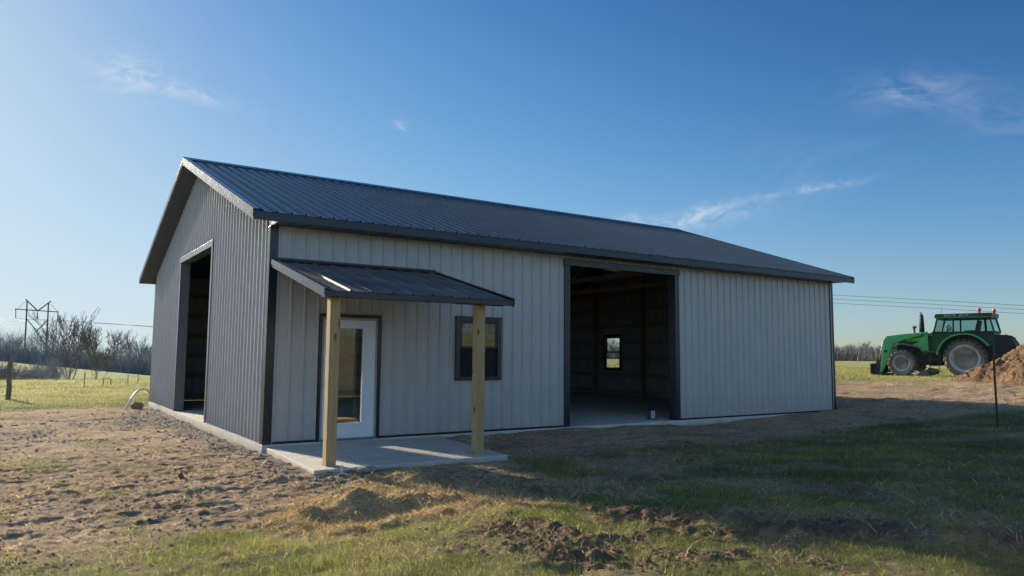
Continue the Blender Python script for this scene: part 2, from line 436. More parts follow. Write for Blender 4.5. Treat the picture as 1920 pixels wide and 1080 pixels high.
FRONT = [(-9, -4.4), (-4.2, -5.0), (-3.3, -5.15), (-2.2, -5.05), (-1.6, -5.15), (-1.0, -5.7), (0.2, -5.95), (0.9, -5.45), (1.3, -4.6), (2.0, -3.9), (3.0, -2.75), (6, -2.35), (7.4, -2.9), (9.5, -2.75), (12.3, -2.7), (16, -3.7), (22, -5.2), (40, -9), (60, -18), (60, -40), (-60, -40), (-60, 0)]
def zones(x, y):
    wx = x + 0.30 * fbm(x, y, 0.9, 3); wy = y + 0.30 * fbm(x + 31, y - 12, 0.9, 3)
    n1 = fbm(x, y, 1.3, 4); n2 = fbm(x + 50, y, 5.0, 3)
    def soft(poly, w): return sstep(w, -w, polysd(wx, wy, poly) + 0.25 * w * n2)
    near = (np.abs(x) < 75) & (np.abs(y) < 60)
    straw = soft(STRAW, 0.30); gravel = soft(GRAVEL, 0.45) * sstep(-0.35, 0.30, n1 + 0.5 * n2 + 0.55 * sstep(-1.0, -0.3, x))
    dark = np.maximum.reduce([soft(DARK, 0.22), soft(DARK2, 0.2), soft(DARK3, 0.25), soft(DARK4, 0.25)])
    dark = dark * sstep(-0.55, 0.05, n1 + 0.35 * n2)
    grass = soft(FRONT, 0.35)
    # grass is thin in the brown patch in front of the slab and near the straw
    thin = sstep(2.2, 0.4, np.hypot((x - 2.9) / 1.5, (y + 4.4) / 1.0)) * 0.75
    grass = grass * (1 - thin * sstep(-0.5, 0.3, n1))
    n3 = fbm(x - 20, y + 8, 2.4, 4)
    grass = grass * (1 - 0.75 * sstep(-0.05, 0.45, n1 + 0.45 * n3) * sstep(10, 4, x))
    grass = grass * (1 - 0.50 * sstep(0.05, 0.5, fbm(x + 70, y, 0.55, 4)))
    # field behind and around
    fl = np.where(x < 1, 12.2 - 0.0 * x, np.where(x < 16, 14.0, 14.0 - (x - 16) * 0.98))
    fl = np.where(x < -1, 12.2 + (x + 1) * 0.25, fl)
    field = sstep(-0.5, 0.7, y - fl + 1.2 * fbm(x, y, 0.35, 3))
    field = np.where((x > 24) & (y < 14), np.maximum(field, sstep(-0.4, 0.8, (x - 24.8) * 0.58 + (y - 5.3) * 0.81 + 0.8 * fbm(x, y, 0.5, 3))), field)
    grass = np.maximum(grass, field)
    # stray tufts on bare soil
    tuft = sstep(0.28, 0.52, n1 + 0.3 * n2 + 0.10 * fbm(x, y, 0.3, 2)) * 0.62
    grass = np.maximum(grass, tuft * np.where(x < 16, 1, 0.4))
    far = ~near
    grass = np.where(far, 1, grass)
    # scattered dry thatch
    dry = sstep(-0.05, 0.5, fbm(x - 9, y + 4, 1.1, 4)) * 0.50 * np.where(near, 1, 0)
    lit_r = sstep(16, 18.5, x) * (1 - field) * 0.55 * sstep(-0.25, 0.35, fbm(x * 0.5, y, 1.1, 4))
    foot = sstep(1.35, 0.7, np.hypot((x - 0.9) / 1.9, (y + 5.4) / 1.1)) * 0.40
    strawm = np.clip(np.maximum.reduce([straw, dry * (1 - gravel), lit_r * (0.7 + 0.5 * n2), foot * (0.6 + 0.6 * n1)]), 0, 1)
    grass = grass * (1 - dark * 0.92) * (1 - straw * 0.9) * (1 - gravel * 0.85)
    return np.stack([np.clip(grass, 0, 1), strawm * (1 - dark), gravel * (1 - straw), dark], -1)
def relief(x, y, mk):
    g, s, v, d = mk[..., 0], mk[..., 1], mk[..., 2], mk[..., 3]
    dist = np.hypot(x - CAM[0], y - CAM[1])
    fade = sstep(60, 14, dist)
    soil = np.clip(1 - g * 0.75, 0, 1)
    z = 0.035 * fbm(x, y, 0.7, 4) * (0.4 + 0.6 * fade)
    ruts = fbm(x * 0.55 + 0.25 * y, y * 3.4 - 0.5 * x, 1.0, 4)              # tracks running across the bare soil
    ruts = np.sign(ruts) * np.abs(ruts) ** 0.8
    z = z + 0.027 * ruts * soil * fade * sstep(2.5, -0.5, x) * (1 - s)
    tread = np.sin((y * 1.0 - 0.10 * x) * 16 + 2.5 * fbm(x, y, 0.9, 2)) * sstep(0.05, 0.4, fbm(x * 0.4, y, 0.55, 2) + 0.12)
    z = z + 0.012 * tread * soil * fade * sstep(1.5, -1, x)
    z = z + 0.020 * fbm(x * 0.8, y, 4.5, 3) * soil * fade
    cl_ = np.clip(fbm(x * 0.7 + 40, y, 9.0, 2), -0.2, 1); z = z + 0.008 * cl_ * soil * fade
    rg_ = np.abs(fbm(x * 0.75 + 9, y, 13.0, 2)); z = z + (0.015 * (0.25 - rg_) + 0.011 * fbm(x * 0.7, y, 22.0, 1)) * soil * sstep(16, 9, dist)
    z = z + (0.016 * fbm(x * 0.33 + 0.06 * y, y, 9.0, 3)) * soil * (1 - s) * sstep(22, 12, dist)
    z = z + d * (0.02 + 0.050 * fbm(x, y, 3.2, 4) + 0.055 * fbm(x, y, 9, 3) - 0.045 * np.abs(fbm(x, y, 6, 2)))
    z = z + 0.022 * g * fade * fbm(x, y, 2.6, 3)
    z = z + (0.055 * fbm(x * 0.7, y, 1.7, 3) - 0.04 * np.abs(fbm(x * 0.6, y, 3.0, 2))) * soil * sstep(14.5, 17.5, x) * sstep(50, 30, dist)
    # the heap of old straw and the hollow in front of it
    hn = 1 + 0.6 * fbm(x + 3, y, 2.4, 4); hx_ = x + 0.22 * fbm(x, y, 1.6, 3); hy_ = y + 0.18 * fbm(x + 20, y, 1.6, 3)
    z = z + 0.18 * hn * np.exp(-(((hx_ - 0.80) / 0.34) ** 2 + ((hy_ + 3.5) / 0.28) ** 2))
    z = z + 0.085 * hn * np.exp(-(((hx_ - 0.0) / 0.75) ** 2 + ((hy_ + 4.35) / 0.45) ** 2))
    z = z + 0.14 * hn * np.exp(-(((hx_ + 0.25) / 0.5) ** 2 + ((hy_ + 4.78) / 0.18) ** 2))
    z = z - 0.14 * np.exp(-(((hx_ + 0.35) / 0.45) ** 2 + ((hy_ + 5.25) / 0.22) ** 2))
    # low ridge of turned soil along the edge of the shade
    rd = (y + 5.3) - (x - 1.5) * -1.9
    z = z + 0.075 * s * fbm(x, y, 4.5, 4)
    return z

def axis(fine0, fine1, step, mid0, mid1, mstep, far0, far1, grow=1.13):
    a = list(np.arange(fine0, fine1, step))
    p = fine0; left = []
    while p > mid0: p -= mstep; left.append(p)
    s = mstep
    while p > far0: s *= grow; p -= s; left.append(p)
    p = a[-1]; rightl = []
    while p < mid1: p += mstep; rightl.append(p)
    s = mstep
    while p < far1: s *= grow; p += s; rightl.append(p)
    return np.array(left[::-1] + a + rightl)
gx = axis(-4.8, 4.0, 0.025, -8, 27, 0.11, -1500, 1800)
gy = axis(-9.4, 1.2, 0.025, -11.5, 14.5, 0.11, -1500, 1800)
XX, YY = np.meshgrid(gx, gy, indexing='ij')
mk = zones(XX, YY)
ZZ = G(XX, YY)
nx, ny = XX.shape
idx = np.arange(nx * ny).reshape(nx, ny)
F = np.stack([idx[:-1, :-1], idx[1:, :-1], idx[1:, 1:], idx[:-1, 1:]], -1).reshape(-1, 4)
ground = np_mesh('ground', np.stack([XX, YY, ZZ], -1).reshape(-1, 3), F, M['ground'], True, {'zones': ('FLOAT_COLOR', mk.reshape(-1, 4))})
tag(ground, kind='structure')

# ------------------------------------------------------------------ grass, straw, clods, gravel (nobody could count these)
def in_slab(x, y):
    sl = (x > -0.15 + 0.04 * y) & (x < 3.1 + 0.09 * y) & (y > -2.74) & (y < 0.1)
    return sl | ((x > -0.05) & (x < L + 0.05) & (y > -0.06) & (y < W + 0.06))
def view_points(n, r0, r1, half=42):
    r = r0 * (r1 / r0) ** rng.random(n)
    a = (rng.random(n) * 2 - 1) * R(half)
    fx, fy = 0.5558, 0.8313
    dx = fx * np.cos(a) + fy * np.sin(a); dy = fy * np.cos(a) - fx * np.sin(a)
    return CAM[0] + dx * r, CAM[1] + dy * r, r
def blades(name, x, y, h, w, lean, tint, material, lift=0.0, flat=None):
    n = len(x)
    z = G(x, y) - 0.008 + lift
    a = rng.random(n) * 2 * math.pi; b = rng.random(n) * 2 * math.pi
    px, py = np.cos(a) * w / 2, np.sin(a) * w / 2
    lx, ly = np.cos(b) * lean * h, np.sin(b) * lean * h
    hz = h * np.sqrt(np.clip(1 - np.minimum(lean, 0.95) ** 2 * 0.8, 0.05, 1))
    if flat is not None: hz = h * flat
    V = np.empty((n, 5, 3))
    V[:, 0] = np.stack([x - px, y - py, z], -1); V[:, 1] = np.stack([x + px, y + py, z], -1)
    mx_, my_, mz = x + lx * 0.35, y + ly * 0.35, z + hz * 0.6
    V[:, 2] = np.stack([mx_ + px * 0.75, my_ + py * 0.75, mz], -1); V[:, 3] = np.stack([mx_ - px * 0.75, my_ - py * 0.75, mz], -1)
    V[:, 4] = np.stack([x + lx, y + ly, z + hz], -1)
    o = np.arange(n)[:, None] * 5
    F = np.concatenate([o + [0, 1, 2], o + [0, 2, 3], o + [3, 2, 4]])
    return np_mesh(name, V.reshape(-1, 3), F, material, False, {'tint': ('FLOAT', np.repeat(tint, 5))})

gxp, gyp, gr = view_points(620000, 4.6, 75)
mz = zones(gxp, gyp)
keep = (rng.random(len(gxp)) < mz[:, 0] * (0.55 + 0.6 * fbm(gxp, gyp, 2.2, 3) + 0.3)) & ~in_slab(gxp, gyp)
x, y, r = gxp[keep], gyp[keep], gr[keep]
cl = 0.5 + 0.9 * fbm(x, y, 2.8, 3)
h = (0.030 + 0.035 * rng.random(len(x))) * np.clip(0.75 + cl * 0.6, 0.5, 1.6) * (1 + 0.012 * r)
h = np.where(rng.random(len(x)) < 0.02, h * 2.2, h) * (0.8 + 0.5 * sstep(0.0, 0.4, fbm(x + 11, y, 3.4, 3)))
w = 0.0036 * (np.maximum(r, 6) / 7) ** 0.85 * (0.7 + 0.6 * rng.random(len(x)))
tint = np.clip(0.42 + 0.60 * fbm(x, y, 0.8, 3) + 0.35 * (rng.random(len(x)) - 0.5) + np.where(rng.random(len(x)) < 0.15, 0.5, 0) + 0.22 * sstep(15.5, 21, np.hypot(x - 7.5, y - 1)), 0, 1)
tag(blades('grass', x, y, h, w, 0.25 + 0.6 * rng.random(len(x)), tint, M['grass']), kind='stuff')

sx, sy, sr = view_points(480000, 5.2, 42)
mz = zones(sx, sy)
pr = np.where(mz[:, 1] > 0.6, 1.0, mz[:, 1] * 0.42) * (1 - mz[:, 3] * 0.7) + 0.10 * (1 - mz[:, 0])
keep = (rng.random(len(sx)) < pr * np.where(sr < 14, 1, 0.35)) & ~in_slab(sx, sy)
x, y, r = sx[keep], sy[keep], sr[keep]
n = len(x)
hl_ = (0.04 + 0.11 * rng.random(n)) * np.where(rng.random(n) < 0.02, 1.8, 1)
tag(blades('straw', x, y, hl_, np.where(rng.random(n) < 0.35, 0.0075, 0.0040) * (np.maximum(r, 6) / 7) ** 0.6, 0.75 + 0.25 * rng.random(n), np.clip(rng.random(n) * 0.9 + 0.1 * fbm(x, y, 2, 2), 0, 1), M['straw'], 0.008, 0.05 + 0.55 * rng.random(n) ** 1.5), kind='stuff')

ICO = None
def lumps(name, x, y, s, material, sink=0.35, jit=0.3):
    t = (1 + 5 ** 0.5) / 2
    v = np.array([(-1,t,0),(1,t,0),(-1,-t,0),(1,-t,0),(0,-1,t),(0,1,t),(0,-1,-t),(0,1,-t),(t,0,-1),(t,0,1),(-t,0,-1),(-t,0,1)], float)
    v /= np.linalg.norm(v[0])
    f = np.array([(0,11,5),(0,5,1),(0,1,7),(0,7,10),(0,10,11),(1,5,9),(5,11,4),(11,10,2),(10,7,6),(7,1,8),(3,9,4),(3,4,2),(3,2,6),(3,6,8),(3,8,9),(4,9,5),(2,4,11),(6,2,10),(8,6,7),(9,8,1)])
    n = len(x)
    V = v[None] * (1 + jit * (rng.random((n, 12, 1)) - 0.5) * 2)
    V = V * (0.7 + 0.6 * rng.random((n, 1, 3))) * s[:, None, None]
    a = rng.random(n) * 6.283; ca, sa = np.cos(a)[:, None], np.sin(a)[:, None]
    X = V[:, :, 0] * ca - V[:, :, 1] * sa + x[:, None]; Y = V[:, :, 0] * sa + V[:, :, 1] * ca + y[:, None]
    Z = V[:, :, 2] * 0.6 + (G(x, y) + s * (0.5 - sink))[:, None]
    F = (np.arange(n)[:, None, None] * 12 + f[None]).reshape(-1, 3)
    return np_mesh(name, np.stack([X, Y, Z], -1).reshape(-1, 3), F, material, False)
cx_, cy_, cr = view_points(260000, 5.0, 26)
mz = zones(cx_, cy_)
p = (1 - mz[:, 0]) * (1 - mz[:, 2]) * (1 - mz[:, 1]) * 0.085 * (1 + 1.2 * fbm(cx_, cy_, 1.5, 3)) + mz[:, 3] * 0.30
keep = (rng.random(len(cx_)) < p) & ~in_slab(cx_, cy_)
x, y, r = cx_[keep], cy_[keep], cr[keep]
tag(lumps('soil_clods', x, y, (0.004 + 0.011 * rng.random(len(x)) ** 3) * (1 + 0.035 * r) * np.where(rng.random(len(x)) < 0.015, 2.2, 1), M['clod'], 0.42, 0.45), kind='stuff')
cx_, cy_, cr = view_points(150000, 8.0, 24)
mz = zones(cx_, cy_)
keep = (rng.random(len(cx_)) < mz[:, 2] * 0.55) & ~in_slab(cx_, cy_)
x, y, r = cx_[keep], cy_[keep], cr[keep]
tag(lumps('gravel', x, y, 0.007 + 0.022 * rng.random(len(x)) ** 3, M['stone']), kind='stuff')

# ------------------------------------------------------------------ the barn
SL = 0.347                       # roof slope
OE, OR_ = 0.443, 0.414           # eave and rake overhang
HE = 3.625                       # roof height at the eave edge
def roof_z(y): return HE + SL * ((y + OE) if y <= W / 2 else (W + OE - y))
RIDGE = roof_z(W / 2)
barn = thing('pole_barn', 'long grey ribbed steel barn with charcoal roof, open doorways and small timber porch', 'barn')

def sheet(name, length, top, holes, place, u0, material, parent, pitch=0.2286, rib=0.026, flip=False, rib_mat=None):
    """ribbed steel sheet; place(u, out, z) -> point"""
    prof = []
    k0 = -int(u0 / pitch) - 1
    for k in range(k0, int(length / pitch) + 2):
        c = u0 + k * pitch
        for du, o in ((-0.019, 0), (-0.010, rib), (0.010, rib), (0.019, 0), (0.070, 0), (0.076, 0.0016), (0.082, 0.0016), (0.088, 0), (0.140, 0), (0.146, 0.0016), (0.152, 0.0016), (0.158, 0)):
            if 0.0 < c + du < length: prof.append((c + du, o))
    us = [p[0] for p in prof]; os_ = [p[1] for p in prof]
    cuts = [0.0, length]
    for h in holes: cuts += [h[0], h[1]]
    for c in cuts:
        prof.append((c, float(np.interp(c, us, os_))))
    prof = sorted(set(prof))
    if callable(top): prof = sorted(set(prof + [(length / 2, float(np.interp(length / 2, us, os_)))]))
    lv = sorted({0.0} | {h[2] for h in holes} | {h[3] for h in holes})
    mb = MB(); cache = {}; isrib = []
    def vert(i, z):
        key = (i, round(z, 4))
        if key not in cache:
            cache[key] = len(mb.v); mb.v.append(tuple(place(prof[i][0], prof[i][1], z)))
        return cache[key]
    for i in range(len(prof) - 1):
        uc = (prof[i][0] + prof[i+1][0]) / 2
        ta = top(prof[i][0]) if callable(top) else top
        tb = top(prof[i+1][0]) if callable(top) else top
        for a, b in zip(lv, lv[1:] + [None]):
            za, zb = (b, b) if b is not None else (ta, tb)
            zc = (a + (b if b is not None else a + 0.02)) / 2
            if any(h[0] < uc < h[1] and h[2] < zc < h[3] for h in holes): continue
            q_ = (vert(i, a), vert(i+1, a), vert(i+1, zb), vert(i, za)); mb.f.append(q_[::-1] if flip else q_); isrib.append(abs(prof[i][1]) + abs(prof[i+1][1]) > 0.006)
    o_ = mb.build(name, material, parent)
    if rib_mat:
        o_.data.materials.append(rib_mat)
        for p_, k_ in zip(o_.data.polygons, isrib): p_.material_index = int(k_)
    return o_

DOOR = (0.86, 1.855, 0.0, 2.045)
WIN = (3.43, 4.345, 0.98, 2.11)
OPEN = (6.06, 9.14, 0.0, 3.29)
GOPEN = (4.33, 7.88, 0.0, 3.66)
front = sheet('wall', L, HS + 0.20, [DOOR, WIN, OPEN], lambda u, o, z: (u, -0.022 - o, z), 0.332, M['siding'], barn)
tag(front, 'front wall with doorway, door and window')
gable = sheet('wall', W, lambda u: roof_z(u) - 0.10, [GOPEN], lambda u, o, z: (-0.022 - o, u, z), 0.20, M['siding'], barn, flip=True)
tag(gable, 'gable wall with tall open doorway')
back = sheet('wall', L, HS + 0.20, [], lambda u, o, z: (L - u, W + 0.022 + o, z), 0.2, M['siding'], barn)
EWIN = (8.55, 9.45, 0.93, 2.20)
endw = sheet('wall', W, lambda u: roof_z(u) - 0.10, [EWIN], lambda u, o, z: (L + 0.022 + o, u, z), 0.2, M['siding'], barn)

# framing inside
def framing(parent, girts, posts):
    for g in girts: MB().box(*g).build('girt', M['frame_wood'], parent)
    for p_ in posts: MB().box(*p_).build('post', M['frame_wood'], parent)
gz = [0.15, 0.75, 1.35, 1.95, 2.55, 3.15]
def spans(a, b, holes, z):
    segs = [(a, b)]
    for h in holes:
        if h[2] - 0.05 < z < h[3] + 0.05:
            segs = [s for lo, hi in segs for s in ((lo, min(hi, h[0])), (max(lo, h[1]), hi)) if s[1] - s[0] > 0.05]
    return segs
framing(front, [(a, -0.010, z - 0.07, b, 0.028, z + 0.07) for z in gz for a, b in spans(0.05, L - 0.05, [DOOR, WIN, OPEN], z)],
        [(x - 0.07, 0.031, 0.01, x + 0.07, 0.17, HS) for x in (0.12, 2.44, 5.90, 9.30, 12.2, L - 0.12)])
framing(back, [(0.05, W - 0.028, z - 0.07, L - 0.05, W + 0.010, z + 0.07) for z in gz],
        [(x - 0.07, W - 0.17, 0.01, x + 0.07, W - 0.031, HS) for x in (0.12, 2.44, 4.88, 7.32, 9.76, 12.2, L - 0.12)])
gzz = gz + [3.75, 4.35, 4.95]
def gspan(z):
    t = max(0.06, (z + 0.17 - HE) / SL - OE) if z > 3.4 else 0.2
    return t, W - t
framing(gable, [(-0.010, a, z - 0.07, 0.028, b, z + 0.07) for z in gzz for a, b in spans(*gspan(z), [GOPEN], z)],
        [(0.031, y - 0.07, 0.01, 0.17, y + 0.07, min(roof_z(y) - 0.3, 5.4)) for y in (2.2, 4.18, 8.03, 10.0)])
framing(endw, [(L - 0.028, a, z - 0.07, L + 0.010, b, z + 0.07) for z in gzz for a, b in spans(*gspan(z), [EWIN], z)],
        [(L - 0.17, y - 0.07, 0.01, L - 0.031, y + 0.07, min(roof_z(y) - 0.3, 5.4)) for y in (2.44, 4.88, 7.32, 9.9)])

# slab
o = MB().box(-0.052, -0.050, -0.42, L + 0.05, W + 0.05, -0.004).build('concrete_floor', M['concrete'], barn, 0.006)
# rat-guard strip and corner trims
for a, b in ((0.105, DOOR[0] - 0.052), (DOOR[1] + 0.052, OPEN[0] - 0.13), (OPEN[1] + 0.13, L - 0.105)): MB().box(a, -0.049, -0.002, b, -0.0445, 0.036).build('base_trim', M['trim'], front)
for a, b in ((0.105, GOPEN[0] - 0.115), (GOPEN[1] + 0.115, W - 0.105)): MB().box(-0.049, a, -0.002, -0.0445, b, 0.018).build('base_trim', M['siding'], gable)
for (x, y, sx_, sy_) in ((0, 0, -1, -1), (L, 0, 1, -1), (0, W, -1, 1), (L, W, 1, 1)):
    mb = MB(); a = 0.102; t = 0.046
    xs = sorted((x + sx_ * t, x - sx_ * a)); ys = sorted((y + sy_ * t, y + sy_ * 0.0))
    mb.box(xs[0], ys[0], 0.0, xs[1], ys[1], HS - 0.022)
    xs = sorted((x + sx_ * t, x + sx_ * 0.0)); ys = sorted((y - sy_ * 0.001, y - sy_ * a))
    mb.box(xs[0], ys[0], 0.0, xs[1], ys[1], HS - 0.022)
    mb.build('corner_trim', M['trim'], barn, 0.004)

# roof: two ribbed slopes
def slope(side):
    cs = math.cos(math.atan(SL)); sn = math.sin(math.atan(SL)) * 1
    half = W / 2 + OE + 0.03
    def place(u, o, z):
        y = -OE - 0.03 + z * half
        zz = HE - 0.03 * SL + 0.0 + SL * z * half + o * cs
        y = y - o * sn
        if side: y = W - y
        return (-OR_ + u, y, zz)
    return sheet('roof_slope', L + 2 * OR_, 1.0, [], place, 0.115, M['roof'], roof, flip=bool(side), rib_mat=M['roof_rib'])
roof = bpy.data.objects.new('roof', None); COL.objects.link(roof); roof.parent = barn
slope(0); slope(1)
mb = MB()
for s in (0, 1):
    def P(x, d, h):
        y = W/2 - d; z = RIDGE - SL * d + h
        return (x, W - y if s else y, z)
    x0, x1 = -OR_ - 0.022, L + OR_ + 0.022
    vs = [P(x0, 0, .045), P(x1, 0, .045), P(x1, .22, .026), P(x0, .22, .026), P(x1, .23, .004), P(x0, .23, .004)]
    mb.add(vs, [(0, 1, 2, 3), (3, 2, 4, 5)])
mb.build('ridge_cap', M['trim'], roof)
# underside sheathing, so the inside is dark
mb = MB()
for s in (0, 1):
    f = (lambda y: W - y) if s else (lambda y: y)
    mb.add([(0.0, f(0.0), roof_z(0) - 0.045), (L, f(0.0), roof_z(0) - 0.045), (L, f(W/2), RIDGE - 0.045), (0.0, f(W/2), RIDGE - 0.045)], [(0, 1, 2, 3)])
mb.build('underlay', M['soffit'], roof)
# eave fascia and soffit
for s in (0, 1):
    f = (lambda y: W - y) if s else (lambda y: y)
    ya, yb = sorted((f(-OE - 0.012), f(-OE + 0.012)))
    MB().box(-OR_ - 0.001, ya, HS - 0.018, L + OR_ + 0.001, yb, HE - 0.006).build('fascia', M['trim'], roof, 0.004)
    ya, yb = sorted((f(-OE + 0.013), f(0.0)))
    MB().box(-0.03, ya, HS - 0.014, L + 0.03, yb, HS - 0.002).build('soffit', M['soffit'], roof)
# rakes
for xe, sgn in ((-OR_, -1), (L + OR_, 1)):
    for s in (0, 1):
        f = (lambda y: W - y) if s else (lambda y: y)
        def P(x, y, h): return (x, f(y), roof_z(y) + h)
        y0, y1 = -OE - 0.014, W/2 + (0.0 if s == 0 else 0.0)
        mb = MB()
        # main board with a stepped lower edge
        for (xa, xb, h0, h1) in ((xe, xe + sgn * 0.022, 0.030, -0.105), (xe, xe + sgn * 0.012, -0.106, -0.150)):
            vs = [P(xa, y0, h0), P(xa, y1, h0), P(xa, y1, h1), P(xa, y0, h1), P(xb, y0, h0), P(xb, y1, h0), P(xb, y1, h1), P(xb, y0, h1)]
            mb.add(vs, [(0,1,2,3),(4,7,6,5),(0,4,5,1),(3,2,6,7),(0,3,7,4),(1,5,6,2)])
        # lip over the roof sheet
        xa, xb = xe, xe - sgn * 0.09
        mb.add([P(xa, y0, .031), P(xa, y1, .031), P(xb, y1, .031), P(xb, y0, .031)], [(0,1,2,3)])
        mb.build('rake_trim', M['trim'], roof)
        mb = MB()
        xi = 0.0 - 0.021 if sgn < 0 else L + 0.021
        mb.add([P(xe, -OE + .01, -.146), P(xe, W/2, -.146), P(xi, W/2, -.146), P(xi, -OE + .01, -.146)], [(0,1,2,3)])
        mb.add([P(xi, -OE + .01, -.147), (xi, f(0.0), HS - .016), (xi, f(0.0), roof_z(0) - .15)], [(0,1,2)])
        mb.build('rake_soffit', M['soffit'], roof)
# trusses
for x in (2.44, 4.88, 7.32, 9.76, 12.2):
    mb = MB()
    b = HS + 0.05
    mb.beam((x, 0.2, b), (x, W - 0.2, b), 0.04, 0.14)
    pts = [0.2, W * .25, W * .5, W * .75, W - 0.2]
    for a, c in zip(pts, pts[1:]): mb.beam((x, a, roof_z(a) - .17), (x, c, roof_z(c) - .17), 0.04, 0.14)
    for a, c in ((W*.25, W*.38), (W*.5, W*.38), (W*.5, W*.62), (W*.75, W*.62)):
        mb.beam((x, a, roof_z(a) - .2), (x, c, b), 0.038, 0.09)
    mb.build('truss', M['frame_wood'], roof)

# the open doorway in the front wall
mb = MB()
x0, x1, zt = OPEN[0], OPEN[1], OPEN[3]
mb.box(x0 - 0.125, -0.055, 0.0, x0 + 0.012, 0.17, zt - 0.002); mb.box(x1 - 0.012, -0.055, 0.0, x1 + 0.125, 0.17, zt - 0.002)
mb.box(x0 - 0.145, -0.063, zt, x1 + 0.15, 0.17, zt + 0.135)
mb.build('doorway_trim', M['trim'], front, 0.004)
mb = MB()
y0, y1, zt = GOPEN[0], GOPEN[1], GOPEN[3]
mb.box(-0.055, y0 - 0.105, 0.0, 0.17, y0 + 0.010, zt - 0.002); mb.box(-0.055, y1 - 0.010, 0.0, 0.17, y1 + 0.105, zt - 0.002)
mb.box(-0.064, y0 - 0.125, zt, 0.17, y1 + 0.125, zt + 0.135)
mb.build('doorway_trim', M['glare_trim'], gable, 0.004)

# entrance door
door = MB()
dx0, dx1 = 0.905, 1.812
gx0, gx1, gz0, gz1 = 1.125, 1.585, 0.285, 1.86
DY = -0.012
for bxx in ((dx0, DY - .02, 0.03, gx0, DY + .02, 2.0), (gx1, DY - .02, 0.03, dx1, DY + .02, 2.0), (gx0, DY - .02, 0.03, gx1, DY + .02, gz0), (gx0, DY - .02, gz1, gx1, DY + .02, 2.0)): door.box(*bxx)
door = door.build('door', M['white_door'], barn)
tag(door, 'white door with full height glass pane')
mb = MB()
for (a, b, c, d) in ((gx0 - .035, gz0 - .035, gx0, gz1 + .035), (gx1, gz0 - .035, gx1 + .035, gz1 + .035), (gx0, gz0 - .035, gx1, gz0), (gx0, gz1, gx1, gz1 + .035)): mb.box(a, DY - .032, b, c, DY - .019, d)
for (a, b, c, d) in ((gx0 - .075, gz0 - .075, gx0 - .062, gz1 + .075), (gx1 + .062, gz0 - .075, gx1 + .075, gz1 + .075), (gx0 - .062, gz0 - .075, gx1 + .062, gz0 - .062), (gx0 - .062, gz1 + .062, gx1 + .062, gz1 + .075)): mb.box(a, DY - .025, b, c, DY - .019, d)
mb.build('glazing_bead', M['white_door'], door, 0.004)
MB().box(gx0, DY - .006, gz0, gx1, DY - .002, gz1).build('glass', M['glass'], door)
mb = MB()
for k in range(9): mb.beam((gx0 + .006, DY + .012, gz1 - .012 - .013 * k), (gx1 - .006, DY + .012, gz1 - .012 - .013 * k), 0.010, 0.0015, (0, .35, 1))
mb.build('blind', M['paper'], door)
MB().lathe([(0, -.085), (.022, -.080), (.030, -.065), (.026, -.045), (.011, -.030), (.011, -.013), (.030, -.012), (.030, 0)], (dx0 + .062, DY - .02, 0.92), 'y', 20).build('handle', M['black'], door, smooth=True)
MB().lathe([(0, -.028), (.019, -.026), (.021, -.010), (.027, -.009), (.027, 0)], (dx0 + .062, DY - .02, 1.10), 'y', 20).build('deadbolt', M['black'], door, smooth=True)
mb = MB()
mb.box(DOOR[0], -0.036, 0.0, dx0 - .003, 0.09, 2.042); mb.box(dx1 + .003, -0.036, 0.0, DOOR[1], 0.09, 2.042); mb.box(dx0 - .003, -0.036, 2.004, dx1 + .003, 0.09, 2.042)
mb.build('door_frame', M['jamb'], door)
MB().box(DOOR[0], -0.085, -0.002, DOOR[1], 0.06, 0.026).build('threshold', M['steel'], door)
mb = MB()
mb.box(DOOR[0] - .05, -0.058, 0.0, DOOR[0] - .001, -0.012, 2.043); mb.box(DOOR[1] + .001, -0.058, 0.0, DOOR[1] + .05, -0.012, 2.043); mb.box(DOOR[0] - .06, -0.070, 2.045, DOOR[1] + .06, -0.012, 2.095)
mb.build('trim', M['trim'], door)

# double hung windows
def window(u0, u1, z0, z1, xf, label=None, screen=False):
    """xf(u, out, z) -> point ; out grows outwards"""
    def bx(mb, a, o0, b, c, o1, d):
        pts = [xf(*p) for p in ((a,o0,b),(c,o0,b),(c,o1,b),(a,o1,b),(a,o0,d),(c,o0,d),(c,o1,d),(a,o1,d))]
        mb.add(pts, [(0,3,2,1),(4,5,6,7),(0,1,5,4),(1,2,6,5),(2,3,7,6),(3,0,4,7)])
    mb = MB()
    for (a, b, c, d) in ((u0 - .04, z0 - .02, u0 + .045, z1), (u1 - .045, z0 - .02, u1 + .04, z1), (u0 + .045, z0 - .02, u1 - .045, z0 + .045), (u0 + .045, z1 - .05, u1 - .045, z1)): bx(mb, a, -.05, b, c, .052, d)
    bx(mb, u0 - .05, -.03, z1 + .001, u1 + .055, .068, z1 + .04)
    w = mb.build('window', M['trim'], barn, 0.003)
    if label: tag(w, label)
    zm = (z0 + z1) / 2 + .01
    a, c = u0 + .046, u1 - .046
    for nm, b, d, o0 in (('sash', zm - .005, z1 - .051, .012), ('sash', z0 + .046, zm + .035, -.022)):
        mb = MB(); e = .045; o1 = o0 + .03
        bx(mb, a, o0, b, a + e, o1, d); bx(mb, c - e, o0, b, c, o1, d); bx(mb, a + e, o0, b, c - e, o1, b + e); bx(mb, a + e, o0, d - e, c - e, o1, d)
        mb.build(nm, M['black'], w, 0.002)
        mb = MB(); bx(mb, a + e, o0 + .012, b + e, c - e, o0 + .016, d - e)
        mb.build('pane', M['glass'], w)
    mb = MB(); bx(mb, a + .01, .0085, z0 + .05, c - .01, .0105, zm + .01)
    if screen: mb.build('insect_screen', M['screen'], w)
    return w
window(*WIN, lambda u, o, z: (u, -0.022 - o, z), 'small dark framed window behind a porch post', True)
